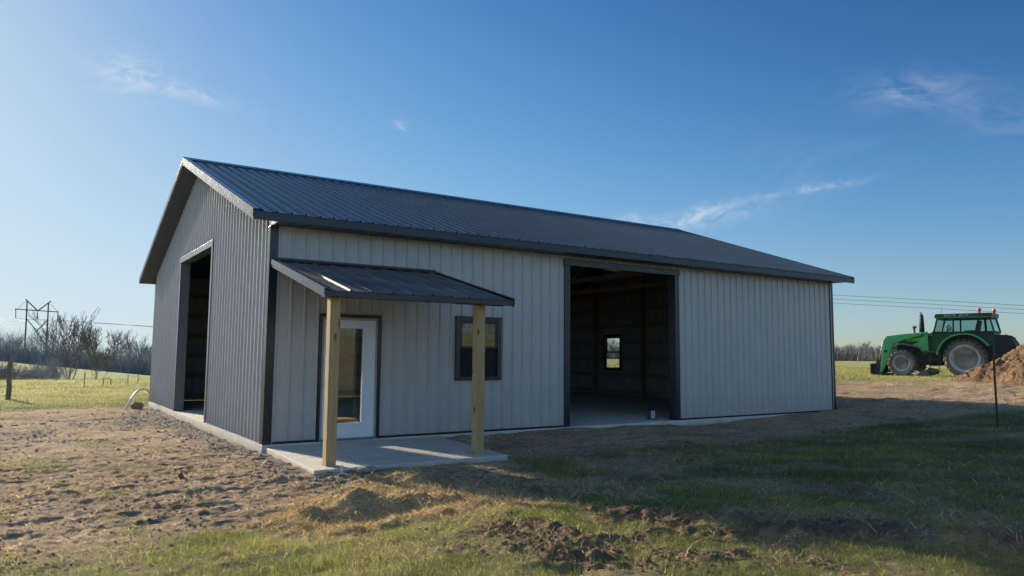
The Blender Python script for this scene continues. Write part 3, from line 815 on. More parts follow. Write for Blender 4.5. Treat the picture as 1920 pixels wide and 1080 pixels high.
window(*EWIN, lambda u, o, z: (L + 0.022 + o, u, z), 'far window seen through the front doorway')

# porch
ps = MB()
top = [(-0.005, -0.055), (3.09, -0.055), (2.815, -2.70), (-0.115, -2.70)]
vs = [(x, y, -0.035 - 0.006 * (y < -1)) for x, y in top] + [(x, y, -0.42) for x, y in top]
ps.add(vs, [(3,2,1,0),(4,5,6,7)] + [(i, (i+1) % 4, (i+1) % 4 + 4, i + 4) for i in range(4)])
ps.build('porch_slab', M['concrete'], barn, 0.012)
PR = (2.925 - 2.262) / 2.60
pz0 = 2.925 + PR * -2.37
for x in (0.127, 2.415):
    MB().box(x, -2.44, -0.0395, x + 0.14, -2.30, pz0 - 0.14).build('porch_post', M['post'], barn, 0.006)
prf = bpy.data.objects.new('porch_roof', None); COL.objects.link(prf); prf.parent = barn
PX0, PX1 = -0.01, 2.95
cs = math.cos(math.atan(PR)); sn = math.sin(math.atan(PR))
def pz(y): return 2.925 + PR * y
def pplace(u, o, z):
    y = -2.62 + z * (2.62 - 0.045)
    return (PX0 + u, y - o * sn, pz(y) + o * cs)
sheet('roof_sheet', PX1 - PX0, 1.0, [], pplace, 0.04, M['porch_roof'], prf, 0.305, 0.024)
MB().box(PX0 - .002, -2.603, pz(-2.6) - .085, PX1 + .002, -2.580, pz(-2.6) - .004).build('fascia', M['trim'], prf, 0.003)
for xe, sgn in ((PX0, -1), (PX1, 1)):
    mb = MB()
    for (xa, xb, h0, h1) in ((xe, xe + sgn * .02, .034, -.060), (xe, xe + sgn * .009, -.061, -.098)):
        ya, yb = -2.618, -0.05
        vs = [(x, y, pz(y) + h) for x in (xa, xb) for y, h in ((ya, h0), (yb, h0), (yb, h1), (ya, h1))]
        mb.add(vs, [(0,1,2,3),(4,7,6,5),(0,4,5,1),(3,2,6,7),(0,3,7,4),(1,5,6,2)])
    mb.add([(x, y, pz(y) + .035) for x, y in ((xe, -2.618), (xe, -.05), (xe - sgn * .06, -.05), (xe - sgn * .06, -2.618))], [(0,1,2,3)])
    mb.build('rake_trim', M['trim'], prf)
mb = MB()
mb.add([(x, y, z) for x in (PX0 + .02, PX1) for y, z in ((-.046, pz(0) + .045), (-.062, pz(0) + .045), (-.062, pz(-.06) + .032), (-.17, pz(-.17) + .029))], [(0,4,5,1),(1,5,6,2),(2,6,7,3)])
mb.build('flashing', M['trim'], prf)
mb = MB()
mb.add([(PX0 + .01, -2.57, pz(-2.57) - .075), (PX1 - .01, -2.57, pz(-2.57) - .075), (PX1 - .01, -.06, pz(-.06) - .09), (PX0 + .01, -.06, pz(-.06) - .09)], [(0,1,2,3)])
mb.build('soffit', M['soffit'], prf)
MB().box(PX0 + .05, -2.44, pz(-2.37) - .135, PX1 - .05, -2.30, pz(-2.45) - .075).build('beam', M['trim'], prf)

# things inside the barn
MB().box(0.2, 1.20, 0.0, 1.03, 1.24, 2.4).build('sun_strip_blocker', M['ply'], barn)  # added panel, narrows the sun strip that comes out through the door glass
o = MB().box(1.18, 0.42, 0.0, 1.72, 0.85, 0.30).build('wooden_box', M['ply'], None, 0.006)
tag(o, 'low brown box standing just inside the glass door', 'box')
mb = MB().lathe([(0.0, 0.0), (0.075, 0.0), (0.085, 0.16), (0.088, 0.165), (0.080, 0.17), (0.0, 0.17)], (0, 0, 0), 'z', 20)
o = mb.build('bucket', M['white_door'], None, smooth=True); o.location = (1.24, 0.60, 0.302)
tag(o, 'small white pail on the brown box behind the glass door', 'bucket')

# lantern-like canister on the doorway sill
t = thing('lantern', 'small black lantern with a pale panel on the concrete doorway sill', 'lantern', (8.83, 0.42, -0.004), R(-14))
mb = MB(); mb.box(-.085, -.06, 0, .085, .06, .022); mb.box(-.08, -.055, .2, .08, .055, .225)
for sx_ in (-1, 1):
    for sy_ in (-1, 1): mb.box(sx_*.072-.012, sy_*.048-.01, .022, sx_*.072+.012, sy_*.048+.01, .2)
mb.add([(-.08,-.055,.226),(.08,-.055,.226),(.08,.055,.226),(-.08,.055,.226),(-.03,-.02,.27),(.03,-.02,.27),(.03,.02,.27),(-.03,.02,.27)], [(0,1,5,4),(1,2,6,5),(2,3,7,6),(3,0,4,7),(4,5,6,7)])
mb.build('frame', M['black'], t, 0.003)
MB().box(-.056, -.045, .024, .056, .045, .198).build('panel', M['paper'], t, 0.003)
MB().tube([(.0 + .05*math.cos(a), 0, .27 + .05*math.sin(a)) for a in np.linspace(0, math.pi, 12)], .004, 6).build('handle', M['black'], t)

# ------------------------------------------------------------------ tractor (front towards +x, left side towards +y)
TX, TY = 32.37, 4.20
TH = 0.60
TZ = float(G(np.array([TX]), np.array([TY]), False)[0]) - 0.02
SQ = 0.90
tr = thing('tractor', 'green farm tractor with front loader and cab, parked on the grass beside the dirt pile', 'tractor', (TX, TY, TZ), R(103))
def wheel(name, x, y, rad, wid, rimr, lugs, flip):
    s = 1 if not flip else -1
    o = bpy.data.objects.new('wheel', None); COL.objects.link(o); o.parent = tr; o.location = (x, y, rad)
    h = wid / 2
    mb = MB().lathe([(rimr, -h*.75), (rimr*1.06, -h*.92), (rimr + (rad-rimr)*.55, -h), (rad*.90, -h*.86), (rad*.925, -h*.5), (rad*.925, h*.5), (rad*.90, h*.86), (rimr + (rad-rimr)*.55, h), (rimr*1.06, h*.92), (rimr, h*.75)], (0,0,0), 'y', 56)
    for k in range(lugs):
        for side in (-1, 1):
            a0 = 2*math.pi*(k + (0.5 if side > 0 else 0))/lugs
            a1 = a0 + 0.20
            def q(a, r, yy): return (r*math.cos(a), yy, r*math.sin(a))
            w_ = .034/rad
            vs = [q(a0-w_, rad*.95, side*h*1.0), q(a0+w_, rad*.95, side*h*1.0), q(a1+w_, rad*.955, 0), q(a1-w_, rad*.955, 0),
                  q(a0-w_*.7, rad*1.0, side*h*.98), q(a0+w_*.7, rad*1.0, side*h*.98), q(a1+w_*.7, rad*1.005, 0), q(a1-w_*.7, rad*1.005, 0),
                  q(a0-w_, rad*.80, side*h*1.02), q(a0+w_, rad*.80, side*h*1.02)]
            mb.add(vs, [(4,5,6,7),(0,4,7,3),(1,2,6,5),(0,1,5,4),(2,3,7,6),(8,9,1,0),(8,0,4),(9,5,1)])
    mb.build('tyre', M['rubber'], o)
    d = s * h
    MB().lathe([(rimr*1.0, d*.72), (rimr*1.04, d*.86), (rimr*.99, d*.90), (rimr*.93, d*.80), (rimr*.86, d*.45), (rimr*.80, d*.10), (rimr*.80, -d*.4), (rimr, -d*.72)], (0,0,0), 'y', 48).build('rim', M['rim'], o)
    mb = MB().lathe([(rimr*.81, d*.02), (rimr*.79, d*.02), (rimr*.60, d*.12), (rimr*.34, d*.15), (rimr*.30, d*.30), (rimr*.27, d*.34), (0.0, d*.34)], (0,0,0), 'y', 48)
    for k in range(8):
        a = k*math.pi/4
        mb.lathe([(0, d*.20+s*.02), (.022, d*.20+s*.02), (.022, d*.13)], (rimr*.62*math.cos(a), 0, rimr*.62*math.sin(a)), 'y', 8)
    for k in range(6):
        a = k*math.pi/3 + .3
        mb.lathe([(0, d*.36+s*.02), (.018, d*.36+s*.02), (.018, d*.3)], (rimr*.18*math.cos(a), 0, rimr*.18*math.sin(a)), 'y', 8)
    mb.build('wheel_disc', M['disc'], o)
for s, f in ((0.86, False), (-0.86, True)): wheel('wheel', 0, s, .85, .45, .585, 22, f)
for s, f in ((0.84, False), (-0.84, True)): wheel('wheel', 2.60, s, .615, .34, .36, 18, f)
# chassis
mb = MB()
mb.prism([(-.55, .60), (.6, .50), (2.2, .55), (3.2, .62), (3.25, 1.44), (1.4, 1.46), (1.3, 1.46), (-.55, 1.4)], -.30, .30)
mb.box(-.12, -.72, .70, .12, .72, 1.0); mb.box(2.79, -.70, .48, 2.99, .70, .76)
mb.box(1.05, .32, .62, 1.75, .60, 1.12); mb.box(1.05, -.60, .62, 1.75, -.32, 1.12)
mb.prism([(2.0, .7), (2.5, .45), (3.2, .5), (3.4, .8), (2.6, 1.3)], -.42, .42)
mb.build('chassis', M['chassis'], tr, 0.02)
# hood
mb = MB()
def hood_sec(x, hw, z0, z1): return [(x, -hw, z0), (x, hw, z0), (x, hw, z1 - .12), (x, hw - .10, z1), (x, -hw + .10, z1), (x, -hw, z1 - .12)]
secs = [hood_sec(1.42, .44, 1.46, 2.02), hood_sec(2.4, .42, 1.46, 1.96), hood_sec(3.10, .40, 1.44, 1.86), hood_sec(3.24, .36, 1.46, 1.76)]
vs = sum(secs, []); fs = []
for i in range(3):
    for k in range(6): fs.append((i*6+k, i*6+(k+1) % 6, (i+1)*6+(k+1) % 6, (i+1)*6+k))
fs += [tuple(range(5, -1, -1)), tuple(range(18, 24))]
mb.add(vs, fs); hood = mb.build('hood', M['dkgreen'], tr, 0.015)
for s in (-1, 1): MB().prism([(1.95, 1.64), (2.75, 1.62), (2.75, 1.74), (1.95, 1.82)], s*.436-.012, s*.436+.012).build('hood_sunlit_patch', M['lime'], hood)  # sunlit stretch of the hood side, laid on in lighter green
mb = MB()
for k in range(9): mb.box(2.15 + .10*k, -.445 + .004*k, 1.20, 2.22 + .10*k, .445 - .004*k, 1.56)
mb.box(3.235, -.30, 1.25, 3.255, .30, 1.70)
mb.build('grille', M['black'], hood)
for s in (-1, 1): MB().box(3.24, s*.22-.08, 1.52, 3.27, s*.22+.08, 1.64).build('headlight', M['paper'], hood, .01)
# exhaust and air cleaner
mb = MB().lathe([(0, 2.90), (.035, 2.90), (.09, 2.86), (.115, 2.5), (.125, 2.06), (.04, 2.05), (.04, 1.9)], (2.06, .22, 0), 'z', 20)
mb.tube([(2.06, .22, 2.86), (2.06, .22, 2.93), (2.12, .22, 2.99)], .035, 8)
mb.build('exhaust_stack', M['chassis'], tr, smooth=True)
mb = MB().lathe([(0, 2.36), (.09, 2.36), (.125, 2.33), (.125, 2.29), (.07, 2.25), (.052, 2.24), (.052, 1.88)], (2.43, .18, 0), 'z', 18)
mb.build('air_cleaner', M['steel'], tr, smooth=True)
# cab
cab = bpy.data.objects.new('cab', None); COL.objects.link(cab); cab.parent = tr
CW = .70
mb = MB()
mb.prism([(1.46, 1.10), (1.46, 2.02), (-1.22, 2.02), (-1.22, 1.55), (-.95, 1.35), (.75, 1.35), (1.0, 1.10)], -CW+.03, CW-.03)
mb.prism([(1.95, .98), (1.95, 1.62), (1.46, 1.75), (1.3, 1.75), (1.3, .98)], -.5, .5)
mb.build('cab_body', M['dkgreen'], cab, 0.02)
mb = MB()
for y in (-CW, CW):
    mb.beam((1.40, y, 2.0), (1.20, y, 2.68), .06, .07); mb.beam((.52, y, 2.0), (.50, y, 2.68), .05, .07)
    mb.beam((-.60, y, 2.0), (-.58, y, 2.68), .06, .10); mb.beam((-1.22, y, 2.0), (-1.06, y, 2.68), .06, .07)
    mb.beam((1.46, y, 2.03), (-1.22, y, 2.03), .06, .06)
    mb.beam((1.24, y, 2.64), (-1.06, y, 2.64), .06, .06)
for x, z in ((1.46, 2.03), (1.24, 2.64), (-1.22, 2.03), (-1.06, 2.64)): mb.beam((x, -CW, z), (x, CW, z), .06, .06)
mb.build('cab_frame', M['chassis'], cab, 0.008)
rf = MB().prism([(1.33, 2.68), (1.30, 2.83), (1.22, 2.86), (-1.12, 2.86), (-1.18, 2.83), (-1.16, 2.66)], -CW-.07, CW+.07).build('cab_roof', M['dkgreen'], cab, 0.02)
mb = MB()
for y in (-CW-.076, CW+.072): mb.box(-1.15, y, 2.672, 1.32, y+.004, 2.695); mb.box(-1.15, y, 2.845, 1.25, y+.004, 2.858)
mb.build('roof_stripe', M['green'], rf)
def letters(txt, x, z, size, parent):
    c = bpy.data.curves.new('lettering', 'FONT'); c.body = txt; c.size = size; c.extrude = 0.002; c.space_character = 1.25
    o_ = bpy.data.objects.new('lettering', c); COL.objects.link(o_)
    bpy.context.view_layer.update()
    dg = bpy.context.evaluated_depsgraph_get(); me = bpy.data.meshes.new_from_object(o_.evaluated_get(dg))
    COL.objects.unlink(o_); bpy.data.objects.remove(o_)
    o2 = bpy.data.objects.new('lettering', me); COL.objects.link(o2); o2.parent = parent
    me.materials.clear(); me.materials.append(M['lettering'])
    o2.rotation_euler = (R(90), 0, R(180)); o2.location = (x, CW + .075, z); return o2
letters('DEUTZ  .   .', 0.88, 2.735, .125, rf); letters('ALLIS  .   .', 0.22, 2.735, .125, rf)
mb = MB()
for y in (-CW, CW):
    for (a, b, c, d) in ((1.42, .55, 1.215, .53), (.49, -.55, .475, -.53), (-.65, -1.18, -.63, -1.03)):
        vs = [(a, y*.985, 2.06), (b, y*.985, 2.06), (d, y*.985, 2.61), (c, y*.985, 2.61)]
        mb.add(vs, [(0,1,2,3)])
for a, c in ((1.45, 1.235), (-1.21, -1.05)): mb.add([(a, -.67, 2.06), (a, .67, 2.06), (c, .67, 2.61), (c, -.67, 2.61)], [(0,1,2,3)])
mb.build('cab_window', M['cab_glass'], cab)
mb = MB(); mb.box(-.45, -.26, 1.9, .12, .26, 2.12); mb.prism([(-.45, 2.05), (-.30, 2.05), (-.42, 2.55), (-.56, 2.55)], -.25, .25)
mb.build('seat', M['seat'], cab, 0.03)
mb = MB(); mb.tube([(1.15, 0, 1.9), (.80, 0, 2.25)], .03, 8)
ring = [(.80 + .17*math.cos(a)*.5, .19*math.sin(a), 2.25 + .17*math.cos(a)*.85) for a in np.linspace(0, 2*math.pi, 20)]
mb.tube(ring, .016, 6, False); mb.build('steering_wheel', M['seat'], cab)
for y in (.62, -.62):
    b_ = MB().lathe([(0, 2.87), (.06, 2.87), (.05, 2.93)], (-.62 if y > 0 else -1.0, y, 0), 'z', 14).build('beacon', M['black'], rf)
    MB().lathe([(.05, 2.925), (.085, 2.94), (.09, 3.03), (.06, 3.08), (0, 3.09)], (-.62 if y > 0 else -1.0, y, 0), 'z', 16).build('lens', M['lens'], b_, smooth=True)
MB().tube([(1.10, .5, 2.85), (1.06, .5, 3.0), (1.01, .5, 3.16)], .008, 5).build('antenna', M['black'], rf)
mb = MB(); mb.tube([(.62, CW+.02, 2.1), (.75, CW+.20, 2.12)], .012, 6); mb.box(.70, CW+.14, 2.02, .73, CW+.30, 2.30); mb.build('mirror', M['black'], cab)
# fenders
for s in (-1, 1):
    mb = MB(); pts = [(1.10*math.cos(a), .86 + 1.10*math.sin(a)) for a in np.linspace(R(8), R(150), 26)]
    pts = [(x*1.0 + .02, min(z, 1.97) if False else z) for x, z in pts]
    inn = [(x*.955, .86 + (z-.86)*.955) for x, z in pts]
    y0, y1 = sorted((s*.62, s*1.13))
    n_ = len(pts)
    vs = [(x, y0, z) for x, z in pts] + [(x, y1, z) for x, z in pts] + [(x, y0, z) for x, z in inn] + [(x, y1, z) for x, z in inn]
    fs = []
    for i in range(n_-1): fs += [(i, i+1, n_+i+1, n_+i), (2*n_+i, 3*n_+i, 3*n_+i+1, 2*n_+i+1), (n_+i, n_+i+1, 3*n_+i+1, 3*n_+i), (i, 2*n_+i, 2*n_+i+1, i+1)]
    mb.add(vs, fs); fe = mb.build('fender', M['green'], tr)
    inner = [(0.0, .9)] + [(x*.95, .86 + (z-.86)*.95) for x, z in pts]
    MB().prism(inner, s*.60, s*.63).build('fender_liner', M['chassis'], fe)
# steps and tanks
mb = MB()
for x in (1.15, 1.55): mb.beam((x, .78, 1.05), (x + .06, .80, .18), .05, .03)
for z in (.24, .52, .80): mb.beam((1.13, .80, z), (1.62, .80, z), .14, .03)
mb.tube([(1.0, .74, 1.18), (1.4, .80, 1.12), (2.0, .78, 1.16)], .055, 8)
mb.build('step', M['chassis'], tr)
for k in range(3):
    MB().tube([(1.55, .46 + .03*k, 1.70 - .06*k), (1.75, .52, 1.98 - .08*k), (2.1, .60, 2.02 - .05*k), (2.5, .645, 1.96 - .05*k)], .016, 6).build('hydraulic_hose', M['black'], tr)
# rear hitch and box
mb = MB()
mb.prism([(-1.15, 1.9), (-1.72, 1.88), (-1.95, 1.6), (-2.1, 1.30), (-1.8, .9), (-1.0, .8), (-.6, .8), (-.6, 1.9)], -.62, .62)
for y in (-.4, .4): mb.beam((-.5, y, .8), (-1.9, y, .55), .08, .12)
mb.beam((-1.6, .45, 1.9), (-2.05, .45, 1.72), .05, .05)
mb.build('rear_hitch', M['chassis'], tr, 0.03)
# loader
def lx(px): return (1812 - px) * .02430
def lz(py): return (706.5 - py) * .02400
ld = bpy.data.objects.new('loader', None); COL.objects.link(ld); ld.parent = tr
for s in (1, -1):
    arm = [(1741, 621.5), (1700, 624), (1663, 628), (1656.5, 636), (1650.5, 680), (1646, 700), (1651.5, 700), (1659, 683), (1668, 661), (1674, 646), (1688, 638.5), (1728, 627)]
    y0, y1 = sorted((s*.56, s*.72))
    MB().prism([(lx(x), lz(y)) for x, y in arm], y0, y1).build('loader_arm', M['green'], ld, 0.012)
    tw = [(1731, 622), (1741.5, 620), (1742, 661), (1736, 662), (1727, 654), (1711, 645.5), (1724, 640), (1731, 630)]
    y0, y1 = sorted((s*.50, s*.555))
    MB().prism([(lx(x), lz(y)) for x, y in tw], y0, y1).build('loader_bracket', M['green'], ld, 0.01)
    mb = MB()
    mb.tube([(lx(1686), s*.64, lz(642)), (lx(1708), s*.64, lz(646))], .045, 10); mb.tube([(lx(1708), s*.64, lz(646)), (lx(1730), s*.64, lz(652))], .03, 8)
    mb.build('hydraulic_cylinder', M['steel'], ld); mb = MB()
    mb.tube([(lx(1657), s*.64, lz(637)), (lx(1651), s*.64, lz(656))], .05, 10); mb.tube([(lx(1651), s*.64, lz(656)), (lx(1645), s*.64, lz(675))], .03, 8)
    mb.build('hydraulic_cylinder', M['steel'], ld, smooth=False)
    MB().tube([(lx(1661), s*.725, lz(658)), (lx(1661), s*.735, lz(658))], .07, 14).build('pivot', M['black'], ld)
MB().tube([(lx(1668), -.6, lz(650)), (lx(1668), .6, lz(650))], .07, 10).build('cross_tube', M['green'], ld)
mb = MB()
for s in (1, -1):
    mb.prism([(lx(1647), lz(670)), (lx(1642), lz(668)), (lx(1637), lz(684)), (lx(1631), lz(686)), (lx(1630), lz(703)), (lx(1638), lz(703)), (lx(1646), lz(700)), (lx(1650), lz(690))], s*.60-.03, s*.60+.03)
mb.box(lx(1631), -.85, lz(702.5), lx(1629), .85, lz(683)); mb.box(lx(1636), -.8, lz(686), lx(1631), .8, lz(682)); mb.box(lx(1660), -.75, lz(704.5), lx(1631), .75, lz(701.5))
mb.build('loader_carrier', M['chassis'], ld, 0.008)
def squeeze(o_):
    for c in o_.children:
        if c.name.startswith(('wheel', 'fender')): continue
        if c.type == 'MESH':
            if c.name.startswith('lettering'): c.location.x *= SQ
            else: c.data.transform(Matrix.Diagonal((SQ, 1, 1, 1)))
        squeeze(c)
squeeze(tr)
# rocks and a log lying under the tractor
def rock(loc, s, mat_, label, cat='rock', name='rock', seed=0, sq=(1,1,.6)):
    rr = np.random.default_rng(seed)
    import bmesh
    bm = bmesh.new(); bmesh.ops.create_icosphere(bm, subdivisions=3, radius=1)
    off = rr.random(3)*50
    for v in bm.verts:
        p = v.co; k = 1 + .45*float(fbm(np.array([p.x*1.3+off[0]+p.z]), np.array([p.y*1.3+off[1]-p.z*.7]), 1.0, 4)[0])
        v.co = Vector((p.x*sq[0], p.y*sq[1], p.z*sq[2]))*k*s
    me = bpy.data.meshes.new(name); bm.to_mesh(me); bm.free(); me.materials.append(mat_)
    o_ = bpy.data.objects.new(name, me); COL.objects.link(o_); o_.location = loc
    return tag(o_, label, cat)
def gz1(x, y): return float(G(np.array([x]), np.array([y]))[0])
def tloc(a, b):
    c, s = math.cos(R(104)), math.sin(R(104)); return TX + a*c - b*s, TY + a*s + b*c
x, y = tloc(1.95, .2); rock((x, y, gz1(x, y)+.10), .40, M['rock'], 'pale grey boulder lying under the green tractor', seed=2, sq=(.8,1.2,.5))
x, y = tloc(1.55, .1); rock((x, y, gz1(x, y)+.20), .27, M['rock'], 'smaller stone leaning on the boulder under the green tractor', seed=5)

# ------------------------------------------------------------------ heap of topsoil on the right
na, nr_ = 520, 200
aa, rr_ = np.meshgrid(np.linspace(0, 2*math.pi, na, endpoint=False), np.linspace(0, 1, nr_), indexing='ij')
PX, PY, PR_ = 30.1, -0.85, 4.5
dx, dy = np.cos(aa)*rr_*PR_, np.sin(aa)*rr_*PR_*1.05
wobble = 1 + .22*fbm(np.cos(aa)*2+7, np.sin(aa)*2+3, 1.0, 3)
dx, dy = dx*wobble, dy*wobble
px, py = PX+dx, PY+dy
hgt = 2.45*np.clip(1-rr_**1.0, 0, 1)**1.12 - .12*rr_
hgt = np.minimum(hgt, 1.95 + .1*fbm(px, py, 1, 2))
nz = (.30*fbm(px, py, .8, 3) + .20*fbm(px, py, 3.0, 3) + .10*fbm(px, py, 8.0, 4) - .04*np.abs(fbm(px, py, 5.0, 2)))*sstep(1.0, .75, rr_)
pzz = G(px, py, False) + hgt + nz
ix = np.arange(na*nr_).reshape(na, nr_); ixn = np.roll(ix, -1, 0)
F = np.stack([ix[:, :-1], ix[:, 1:], ixn[:, 1:], ixn[:, :-1]], -1).reshape(-1, 4)
pile = np_mesh('dirt_pile', np.stack([px, py, pzz], -1).reshape(-1, 3), F, M['pile'], True)
tag(pile, 'tall heap of loose brown topsoil in front of the tractor', 'dirt pile')

# ------------------------------------------------------------------ posts, pipe, stones near by
x, y = 13.2, -4.9; z = gz1(x, y)
mb = MB(); pts = [(x+.012, y, z-.2), (x+.012, y, z+.3), (x-.01, y, z+1.0), (x, y, z+1.72)]
mb.tube(pts, .019, 6)
for k in range(22): mb.box(x-.026, y-.026, z+.25+.065*k, x+.0, y+.0, z+.272+.065*k)
tag(mb.build('fence_post', M['tpost'], None), 'dark green steel post standing alone on the shaded lawn before the dirt pile', 'fence post')
x, y = -3.52, 17.3; z = gz1(x, y)
mb = MB().tube([(x, y, z-.3), (x+.02, y, z+.45), (x-.03, y, z+.9), (x+.01, y, z+1.28)], [.078, .075, .072, .068], 14)
wp = tag(mb.build('fence_post', M['old_wood'], None), 'thick weathered wooden fence post at the left edge of the meadow', 'fence post')
spots = [(160, 33), (195, 36), (209, 36.5), (241, 39), (260, 40)]
names_ = ['tallest thin steel post before the two bare trees', 'thin steel post below the right bare tree', 'thin steel post just right of the right bare tree', 'thin steel post midway between the bare trees and the barn', 'rightmost thin steel post on the meadow, nearest the barn corner']
def at_px(px, D): 
    v = np.array(FW) + np.array(RX)*(px-960)/1373.55 - np.array(UP)*(690-540)/1373.55
    p_ = CAM + v*D; return float(p_[0]), float(p_[1])
fp = []
for (px_, D), lb in zip(spots, names_):
    x, y = at_px(px_, D); z = gz1(x, y); hh = {160: .70, 195: .36, 209: .33, 241: .50, 260: .46}[px_]
    o = MB().tube([(x, y, z-.1), (x, y, z+hh)], .020, 6).build('fence_post', M['old_wood'], None)
    tag(o, lb, 'fence post', 'thin posts of the meadow fence'); fp.append((x, y, z+hh))
mb = MB()
for dh in (1.0, .75, .5, .25):
    mb.tube([(-9, 16.5, gz1(-9, 16.5)+dh), (-3.52, 17.3, gz1(-3.52, 17.3)+dh)], .0025, 4)
for k in range(18):
    a = -9 + k*.32; yy = 16.5 + (a+9)/5.48*.8; z = gz1(a, yy)
    mb.tube([(a, yy, z), (a, yy, z+1.0)], .002, 3)
tag(mb.build('fence_wire', M['steel'], None), 'thin woven wire fence ending at the thick wooden post', 'fence wire')
# bent plastic pipe at the barn corner
pts = []
for t_ in np.linspace(0, 1, 26):
    a = math.pi*t_
    px_, py_ = -.80 + .86*t_, 10.7 + 1.15*t_
    pts.append((px_, py_, -.14 + .16*t_ + .46*math.sin(a)**.8))
mb = MB().tube(pts, .026, 10)
tag(mb.build('plastic_pipe', M['pipe'], None, smooth=True), 'pale plastic pipe bent in an arch at the far barn corner', 'pipe')
rock((-.42, 11.3, gz1(-.42, 11.3)+.07), .13, M['old_wood'], 'dark stone lying under the bent plastic pipe', seed=3, sq=(1.2,.8,.9))
rock((-1.5, -1.75, gz1(-1.5, -1.75)+.025), .04, M['clod'], 'lone dark lump on the bare soil left of the porch', seed=8, sq=(.8,.8,1))
rock((0.50, -2.86, gz1(0.50, -2.86)+.04), .085, M['rock'], 'grey stone against the front edge of the porch slab', seed=9, sq=(1.5,.8,.5))
x, y = .17, -2.90; z = gz1(x, y)
tag(MB().add([(x-.02, y, z-.02), (x+.02, y, z-.02), (x+.012, y+.02, z-.02), (x-.015, y+.01, z+.10), (x+.018, y+.008, z+.11), (x+.004, y+.022, z+.10)], [(0,1,4,3),(1,2,5,4),(2,0,3,5),(3,4,5)]).build('wooden_stake', M['pipe'], None), 'short pale stake end by the porch slab corner', 'stake')

# ------------------------------------------------------------------ bare trees
def grow(seed, height, forks=2, low=.18, spread=.5, levels=6, rad=.02, twig=.004, stems=3, sides=(7,6,5,4,3,3,3)):
    r_ = random.Random(seed); mb = MB()
    def branch(p, d, ln, rd, lv):
        n_ = 4 if lv < 3 else 3
        pts = [p]; dd = d.copy()
        for k in range(n_):
            dd = (dd + Vector((r_.uniform(-1,1), r_.uniform(-1,1), r_.uniform(-.3,.9)))*.13).normalized()
            pts.append(pts[-1] + dd*ln/n_)
        rds = [max(twig, rd*(1 - .45*k/n_)) for k in range(n_+1)]
        mb.tube(pts, rds, sides[min(lv, 6)], False)
        if lv >= levels: return
        nb = (stems if lv == 0 else r_.choice((2, 3, 3)))
        for k in range(nb):
            az = r_.uniform(0, 6.283); sp_ = spread*r_.uniform(.5, 1.25)*(1.25 if lv == 0 and stems > 3 else 1)
            az = az if lv else 6.283*k/nb + r_.uniform(-.4, .4)
            side = Vector((math.cos(az), math.sin(az), 0)); side = (side - dd*side.dot(dd)).normalized()
            nd = (dd*math.cos(sp_) + side*math.sin(sp_) + Vector((0,0,.14))).normalized()
            q = pts[-1] if k < 2 or lv == 0 else pts[r_.choice((1, 2, n_-1))]
            branch(q, nd, ln*r_.uniform(.62, .90) if lv else height*r_.uniform(.26, .36), rds[-1]*r_.uniform(.6, .85), lv+1)
        if lv >= 2:
            for k in range(2):
                q = r_.choice(pts[1:]); az = r_.uniform(0, 6.283)
                nd = (dd*.5 + Vector((math.cos(az), math.sin(az), .4))*.6).normalized()
                mb.tube([q, q + nd*ln*.3, q + nd*ln*.5 + Vector((0,0,ln*.08))], [twig*1.2, twig, twig*.7], 3, False)
    branch(Vector((0,0,-.3)), Vector((0,0,1)), height*low, height*rad, 0)
    return mb
def tree(seed, px_, D, h, label, mat_, group='bare trees on the left', **k):
    x, y = at_px(px_, D); z = float(G(np.array([x]), np.array([y]), False)[0])
    o = thing('bare_tree', label, 'tree', (x, y, z), 0, group)
    mb = grow(seed, h, **k)
    o2 = mb.build('branches', mat_, o)
    return o
tree(46, 128, 58, 5.2, 'larger bare spreading tree, left of the pair past the meadow', M['bark'], levels=6, low=.08, stems=5, spread=.46, rad=.021, twig=.013)
tree(54, 178, 62, 4.2, 'smaller bare tree, right of the pair past the meadow', M['bark'], levels=6, low=.12, stems=4, spread=.46, rad=.02, twig=.013)
bush = [(20, 47, 1.2, 'bare bush behind the wooden fence post'), (66, 52, 1.25, 'bare brush clump left of the two bare trees'), (100, 53, 1.0, 'low bare shrub at the foot of the larger bare tree'), (152, 58, .95, 'low bare shrub between the two bare trees'), (203, 60, 1.2, 'tangled bare shrub right of the smaller bare tree'), (226, 60, .95, 'rightmost low bare shrub at the end of the brush row')]
for i, (px_, D, h, lb) in enumerate(bush):
    o = tree(30+i, px_, D, h, lb, M['bark'], 'bare shrubs along the meadow', levels=5, low=.06, spread=.75, rad=.018, twig=.012)
    o.name = 'bare_shrub'; o['category'] = 'shrub'

